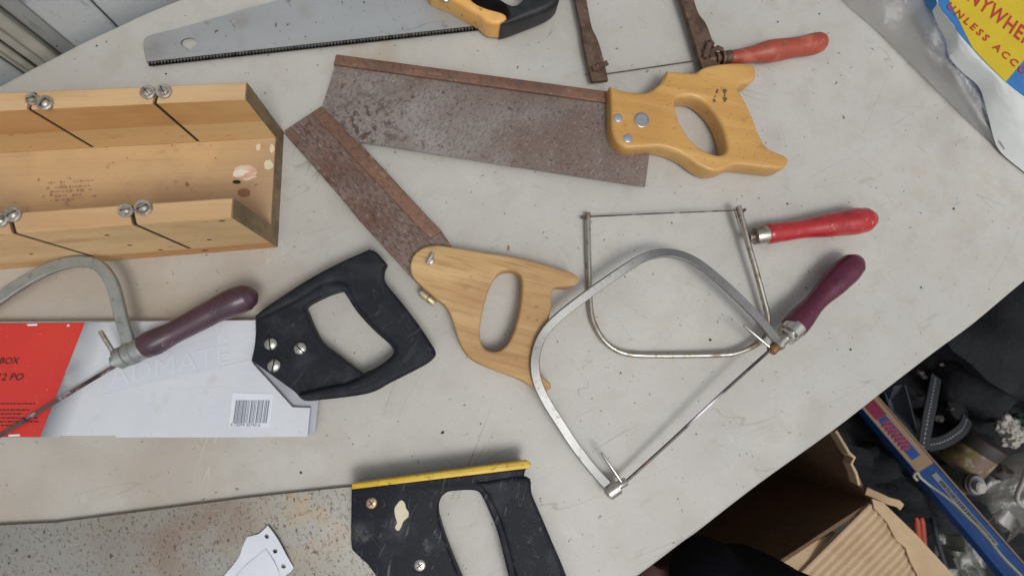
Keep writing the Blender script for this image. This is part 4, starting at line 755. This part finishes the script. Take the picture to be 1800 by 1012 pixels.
m = MB(); vs = [cbp(a, b, z) for z in (zb_-.004, zb_) for a, b in ((0, 0), (.416, 0), (.416, .34), (0, .34))]; m.add(vs, [(0, 1, 2, 3), (4, 7, 6, 5), (0, 4, 5, 1), (1, 5, 6, 2), (2, 6, 7, 3), (3, 7, 4, 0)]); m.build('box_base', M['cardboard_in'], cb, 0)
# torn ply standing off the rim
m = MB(); 
rg = [W(x, y, z) for x, y, z in ((1464, 757, zr+.002), (1475, 775, zr+.004), (1487, 795, zr+.007), (1495, 800, zr+.006), (1490, 812, zr+.004), (1498, 828, zr+.004), (1503, 848, zr+.001))]
m.sweep(rg, .0016, .006, rect=True); m.sweep([W(1522, 862, zr), W(1545, 872, zr+.004), (W(1562, 880, zr+.006)), W(1578, 884, zr+.004), W(1584, 890, zr+.003)], .004, .0015, rect=True); m.build('torn_ply', M['cardboard'], cb, 30)
# corrugated flap folded outwards
P0 = W(1532, 882, zr+.004); P1 = W(1395, 1018, zr-.004); Q0 = W(1652, 1034, zr-.02); 
hx = (P1-P0); hy = (Q0-P0); nr = 15
m = MB(); seg = 6*nr; rows = []
for i in range(seg+1):
    k = i/seg; z_ = .0013*math.sin(2*math.pi*nr*k); a = P0+hy*k*1.05+Vector((0, 0, z_)); rows.append([a+hx*(.02+.012*noise.noise(Vector((k*9, 0, 0)))), a+hx*.35, a+hx*.7, a+hx*1.1])
vs = [p for r in rows for p in r]+[p-Vector((0, 0, .003)) for r in rows for p in r]; n4 = 4*(seg+1); fs = []
for i in range(seg):
    for j in range(3): a = i*4+j; fs += [(a, a+1, a+5, a+4), (a+n4, a+4+n4, a+5+n4, a+1+n4)]
    fs += [(i*4, i*4+4, i*4+4+n4, i*4+n4), (i*4+3, i*4+3+n4, i*4+7+n4, i*4+7)]
m.add(vs, fs); m.build('corrugated_flap', M['cardboard'], cb, 60)
ex = [(1533, 876), (1552, 882), (1612, 940), (1690, 1025), (1690, 1040), (1640, 1040), (1614, 1012), (1600, 985), (1592, 962), (1575, 948), (1560, 918), (1537, 893)]
m = MB(); q = [W(x, y, zr+.007-.02*max(0, (y-882)/150)) for x, y in ex]; n = len(q); vs = q+[p-Vector((0, 0, .002)) for p in q]; fs = [(i, (i+1) % n, (i+1) % n+n, i+n) for i in range(n)]
for tr_ in tessellate_polygon([[Vector((p.x, p.y, 0)) for p in q]]): fs += [tuple(tr_), tuple(i+n for i in tr_)]
m.add(vs, fs); m.build('flap_liner', M['cardboard'], cb, 0)
# a lit inner flap at the near side
m = MB(); q = [W(1362, 990, zr+.001), W(1398, 958, zr-.012), W(1450, 930, zr-.03), W(1470, 935, zr-.01), W(1395, 1016, zr)]
m.add(q+[p-Vector((0, 0, .002)) for p in q], [(0, 1, 2, 3, 4), (9, 8, 7, 6, 5), (0, 5, 6, 1), (1, 6, 7, 2), (2, 7, 8, 3), (3, 8, 9, 4), (4, 9, 5, 0)]); m.build('inner_flap', M['cardboard'], cb, 0)
sc_ = thing('paper_scrap', 'small dim yellow paper scrap inside the cardboard box', 'scrap', W(1330, 966, -.2))
m = MB(); q = [W(1318, 966, -.21), W(1332, 948, -.2), (W(1348, 966, -.2)), W(1334, 978, -.22)]; m.add(q+[p-Vector((0, 0, .0006)) for p in q], [(0, 1, 2, 3), (7, 6, 5, 4), (0, 4, 5, 1), (1, 5, 6, 2), (2, 6, 7, 3), (3, 7, 4, 0)]); m.build('scrap', M['label_yellow'], sc_, 0)

# long blue carton
zbx = -.17
lb = thing('long_carton', 'long narrow blue carton with tan end panel and grey striped label', 'box', W(1650, 850, zbx-.04))
p0 = W(1531, 711, zbx-.045); p1 = W(1798, 1020, zbx+.04); ax = (p1-p0).normalized(); sy = Vector((-ax.y, ax.x, 0)).normalized(); sz = ax.cross(sy)
LB = (p1-p0).length+.08; hw = 21*MM(zbx)
Tl = Matrix(((ax.x, sy.x, sz.x, p0.x), (ax.y, sy.y, sz.y, p0.y), (ax.z, sy.z, sz.z, p0.z), (0, 0, 0, 1)))
hw2 = hw*1.0
m = MB(); m.box((-.05, -hw2, -.012), (LB, hw2, 0), Tl); m.build('carton_body', M['blue_box'], lb, 0)
def strip(x0, x1, y0, y1, mat, name, h, par=lb):
    m = MB(); m.box((x0, y0, h-.0004), (x1, y1, h), Tl); return m.build(name, M[mat], par, 0)
xa = (W(1640, 812, zbx-.015)-p0).dot(ax)
strip(-.05, xa, -hw2+.0005, hw2-.0005, 'tan_box', 'end_panel', .0006)
strip(.001+.018, xa-.014, -hw2+.006, hw2-.008, 'blue_box', 'blue_panel', .0012); strip(-.03, .018, -hw2+.004, hw2-.006, 'magenta', 'magenta_panel', .0011)
m = MB(); 
for i in range(22):
    x_ = .024+i*(xa-.050)/22; yy = -.002+.005*math.sin(i*2.1); m.box((x_, yy-.0035, .0014), (x_+.0016, yy+.0035, .0017), Tl)
m.build('red_script', M['ink_red'], lb, 0)
xs0 = (W(1655, 826, zbx)-p0).dot(ax); xs1 = (W(1746, 942, zbx)-p0).dot(ax)
strip(xs0, xs1, -.001, hw2-.007, 'grey_label', 'striped_label', .0009)
m = MB()
k = xs0+.010
while k < xs1-.004: m.box((k, .0005, .0010), (k+.0012, hw2-.0085, .0013), Tl); k += random.choice([.0022, .0030, .0026])
m.build('label_stripes', M['ink'], lb, 0)
m = MB(); m.box((-.05, hw2, -.0115), (LB, hw2+.0016, .0016), Tl); m.build('raised_edge', M['tan_box'], lb, 0)

# cloth heap and straps
hp_ = thing('cloth_heap', 'heap of crumpled black cloth under the table edge at the lower right', 'cloth', W(1700, 800, -.45))
m = MB()
for i, (x, y, z, rx, ry, rz, rt) in enumerate([(1500, 800, -.30, .10, .06, .09, -30), (1520, 850, -.29, .10, .045, .08, -35), (1560, 790, -.36, .12, .10, .12, 0), (1700, 620, -.30, .16, .12, .12, 20), (1790, 600, -.22, .16, .10, .10, -30), (1760, 690, -.33, .14, .09, .10, 0), (1640, 720, -.38, .13, .12, .10, 0), (1840, 760, -.36, .14, .12, .10, 0), (1600, 900, -.36, .12, .08, .09, -40), (1700, 950, -.42, .16, .13, .10, 0), (1860, 900, -.42, .15, .12, .1, 0), (1900, 560, -.2, .16, .12, .12, 0)]):
    blob(m, W(x, y, z), (rx, ry, rz), i, .35, 1.7, 4, rt)
m.build('folds', M['cloth'], hp_, 60)
def strapped(name, label, pts, wd_, z0, cat='strap', mat='strap', hh=.0012):
    o = thing(name, label, cat, W(*pts[0])); m = MB(); m.sweep(path3(pts, 6), wd_, hh, rect=True); m.build('band', M[mat], o, 30)
    m = MB(); P = path3([(p[0], p[1], p[2]+hh*1.1) for p in pts], 14)
    for i in range(0, len(P)-1, 2): m.sweep([P[i], P[i+1]], .0008, .0004, rect=True)
    m.build('stitching', M['grey_label'] if mat == 'strap' else M['slot'], o, 0); return o
strapped('strap', 'charcoal webbing strap rising steeply beside the long blue carton', [(1622, 790, -.2), (1630, 740, -.19), (1638, 700, -.19), (1645, 662, -.2)], .008, 0)
strapped('strap', 'short charcoal strap curving right above the can with the yellow label', [(1630, 782, -.205), (1660, 775, -.2), (1690, 755, -.195), (1700, 735, -.2)], .008, 0)
o = thing('black_panel', 'dark navy flat case leaning between the table edge and the strap', 'case', W(1590, 720, -.25))
m = MB(); q = [W(1572, 678, -.19), W(1590, 676, -.19), W(1612, 760, -.2), (W(1606, 775, -.2)), W(1560, 710, -.22)]; n = 5; m.add(q+[p-Vector((0, 0, .02)) for p in q], [(0, 1, 2, 3, 4), (9, 8, 7, 6, 5)]+[(i, i+5, (i+1) % 5+5, (i+1) % 5) for i in range(5)]); m.build('case_body', M['dark_cable'], o, 0)
m = MB(); m.sweep([W(1590, 676, -.188), W(1612, 760, -.198)], .0012, .001, rect=True); m.build('case_edge', M['strap'], o, 0)
# can with label
o = thing('can', 'small can with smeared yellow and pink label and dark lid, lying tilted', 'can', W(1700, 790, -.26))
m = MB(); A = W(1680, 822, -.25); B = W(1712, 788, -.235); ra = .029; m.lathe(A, B, [(0, ra*.9), (.04, ra), (.3, ra), (1, ra)], 28); m.build('label_wrap', M['label_yellow'], o, 40)
m = MB(); C_ = B+(B-A)*.55; m.lathe(B, C_, [(0, ra*.98), (.2, ra*1.02), (.85, ra*1.02), (1, ra*.8)], 28); m.build('lid', M['dark_lid'], o, 40)
o = thing('bottle', 'round bottle with white cap ringed by dark collars, seen from above', 'bottle', W(1722, 853, -.3))
c = W(1722, 853, -.20); m = MB(); m.lathe(c-Vector((0, 0, .09)), c-Vector((0, 0, .004)), [(0, .019), (.7, .019), (.9, .014), (1, .012)], 24); m.build('bottle_body', M['grey_plastic'], o, 50)
for k, (r_, h_) in enumerate(((.014, -.006), (.0115, -.002))):
    m = MB(); m.lathe(c+Vector((0, 0, h_-.003)), c+Vector((0, 0, h_)), [(0, r_), (.8, r_), (1, r_*.9)], 24); m.build('collar', M['dark_lid'] if k == 0 else M['grey_label'], o, 40)
m = MB(); cc = W(1728, 857, -.193); m.lathe(cc-Vector((0, 0, .006)), cc, [(0, .0075), (.7, .0075), (1, .0055)], 20); m.build('cap', M['tissue'], o, 40)
o = thing('tissue', 'crumpled pale tissue beside green foil at the right edge', 'tissue', W(1775, 755, -.24)); m = MB(); blob(m, W(1768, 748, -.21), (.011, .016, .012), 31, .5, 1.6, 4, 20); blob(m, W(1780, 768, -.21), (.017, .010, .010), 35, .6, 1.6, 4, 30); m.build('paper_ball', M['tissue'], o, 20)
o = thing('foil_wrapper', 'dark green foil wrapper beside the crumpled tissue', 'wrapper', W(1790, 745, -.24)); m = MB(); blob(m, W(1790, 744, -.215), (.013, .012, .010), 41, .6, 1.6, 3); m.build('foil', M['green'], o, 20)
o = thing('plastic_tub', 'smoky clear plastic tub with pale rim at the right edge', 'tub', W(1790, 870, -.28)); m = MB(); blob(m, W(1775, 850, -.30), (.075, .07, .04), 51, .18, 1.5, 4); m.build('tub_body', M['grey_plastic'], o, 60)
m = MB(); m.sweep(path3([(1812, 800, -.215), (1800, 840, -.215), (1788, 868, -.215), (1792, 884, -.215), (1812, 892, -.215)], 5), .0028, .0028, 10); m.build('rim', M['tissue'], o, 60)
o = thing('metal_bracket', 'shiny bent metal clip next to the end of the long blue carton', 'bracket', W(1765, 915, -.24)); m = MB(); m.sweep(path3([(1744, 912, -.215), (1756, 902, -.20), (1770, 912, -.196), (1784, 926, -.205), (1780, 944, -.22)], 5), .010, .0008, rect=True); m.build('bent_plate', M['chrome'], o, 40)
o = thing('cord', 'pale thin cord with hooked end lying across the blue carton', 'cord', W(1700, 900, -.17)); m = MB(); m.sweep(path3([(1612, 843, -.165), (1606, 836, -.163), (1612, 830, -.163), (1617, 838, -.165), (1635, 853, -.168), (1670, 878, -.158), (1700, 907, -.148), (1730, 937, -.138), (1760, 975, -.128), (1800, 1016, -.118), (1830, 1050, -.11)], 6), .0016, .0016, 8); m.build('cord_line', M['cord'], o, 60)
o = thing('clothes_peg', 'pair of orange plastic prongs beside the corrugated flap', 'clip', W(1614, 935, -.25))
for x in (1611, 1620): m = MB(); m.lathe(W(x+4, 962, -.21), W(x-1, 908, -.19), [(0, .0025), (.1, .0038), (.85, .0038), (1, .002)], 12); m.build('prong', M['orange_clip'], o, 50)
o = thing('cable', 'dark blue cable running down beside the orange prongs', 'cable', W(1650, 940, -.25)); m = MB(); m.sweep(path3([(1634, 898, -.225), (1642, 925, -.215), (1652, 965, -.22), (1668, 1012, -.22), (1680, 1050, -.22)], 5), .0028, .0028, 10); m.build('cable_line', M['dark_cable'], o, 60)
o = thing('plastic_bag', 'clear thin plastic bag crumpled between the flap and the blue carton', 'bag', W(1690, 960, -.25)); m = MB()
sheet(m, ([(1630, 905, -.24), (1640, 950, -.235), (1650, 1000, -.24), (1660, 1040, -.24)], [(1700, 900, -.24), (1735, 950, -.235), (1765, 1000, -.24), (1790, 1040, -.24)]), lambda k, i, p: .02*noise.noise(p*30)+.006*noise.noise(p*90), nx=30); m.build('film', M['film_dim'], o, 30, recalc=False)
o = thing('small_scraps', 'tiny tan and red scraps lying on the black cloth heap', 'scraps', W(1620, 700, -.22)); m = MB()
for i, (x, y, z, s_) in enumerate([(1612, 697, -.205, .007), (1618, 655, -.2, .005), (1624, 662, -.2, .004), (1672, 718, -.2, .004), (1650, 735, -.2, .007), (1655, 640, -.2, .004), (1760, 830, -.23, .015)]): blob(m, W(x, y, z), (s_, s_*.7, s_*.6), 60+i, .5, 1.6, 2)
m.build('scraps', M['dark_lid'], o, 20); o['kind'] = 'stuff'

# black knitted sleeve at the bottom edge
o = thing('sleeve', 'black fuzzy knitted garment bulging over the table corner at the bottom edge', 'garment', W(1270, 1010, -.06))
m = MB(); P = path3([(1243, 1010, -.012), (1280, 1045, -.014), (1370, 1100, -.02), (1500, 1180, -.02)], 8)
rr = [.030, .034] ; n = len(P)
rings = []
for i in range(-7, n):
    p = P[max(i, 0)]; t_ = (P[min(max(i, 0)+1, n-1)]-P[max(max(i, 0)-1, 0)]).normalized(); r_ = .030+.018*min(1, max(i, 0)/12)
    if i < 0: a = -i/7*math.pi/2; p = p-t_*(r_*1.0*math.sin(a)); r_ = r_*max(.03, math.cos(a))
    sd_ = t_.cross(Vector((0, 0, 1))).normalized(); u_ = sd_.cross(t_).normalized(); ring = []
    for j in range(40):
        a = 2*math.pi*j/40; q = p+sd_*(r_*math.cos(a))+u_*(r_*math.sin(a)); ring.append(q+(q-p)*(.10*noise.noise(q*40)+.03*noise.noise(q*500)))
    rings.append(ring)
m.loft(rings); m.build('sleeve_fabric', M['knit'], o, 60)
o = thing('hem', 'strip of dull reddish cloth below the table corner at the bottom edge', 'cloth', W(1150, 1010, -.08)); m = MB(); blob(m, W(1150, 1030, -.05), (.03, .018, .02), 80, .3, 1.5, 3); m.build('cloth_fold', M['skin_pink'], o, 40)

# ------------------------------------------------------------------ crumbs on the table
cr = MB(); rnd = random.Random(5)
spots = [(478, 432, 2.5), (1676, 367, 3), (1384, 358, 2.5), (1492, 356, 2), (1248, 597, 3), (1417, 506, 2), (1495, 614, 3), (778, 760, 3), (845, 744, 1.6), (529, 830, 2.8), (460, 872, 2.6), (100, 82, 2), (1483, 207, 2.6), (1091, 655, 2), (1619, 505, 2.5), (887, 376, 1.5), (1367, 39, 2.5), (1440, 25, 2.5), (292, 130, 2), (170, 81, 2.6), (1186, 340, 1.5), (980, 600, 1.4), (1140, 240, 0), (1300, 800, 1.5), (1250, 598, 1.6), (1420, 690, 1.3), (700, 740, 1.4), (860, 790, 1.3), (620, 780, 1.5), (1000, 950, 1.6), (1540, 330, 1.6)]
for i in range(90): spots.append((rnd.uniform(0, 1780), rnd.uniform(60, 980), rnd.uniform(.5, 1.1)))
EDGE = lambda x: 955-(x-1200)*.755
for i, (x, y, r_) in enumerate(spots):
    if r_ <= 0 or y > EDGE(x)-20: continue
    c = W(x, y, 0); r_ *= MM(0)*.8; blob(cr, (c.x, c.y, r_*.25), (r_*rnd.uniform(.7, 1.4), r_, r_*.5), i, .5, 1.5, 1, rnd.uniform(0, 180))
o = cr.build('crumbs', M['crumb'], None, 20); o['label'] = 'dark specks of grit scattered over the table top'; o['category'] = 'grit'; o['kind'] = 'stuff'
o = thing('wood_shaving', 'small curled reddish wood shaving above the small saw handle', 'shaving', W(891, 440, 0)); m = MB(); m.sweep(path3([(893, 432, .001), (895, 436, .0018), (893, 440, .001)], 4), .0006, .0002, rect=True); m.build('curl', M['shaving'], o, 30)
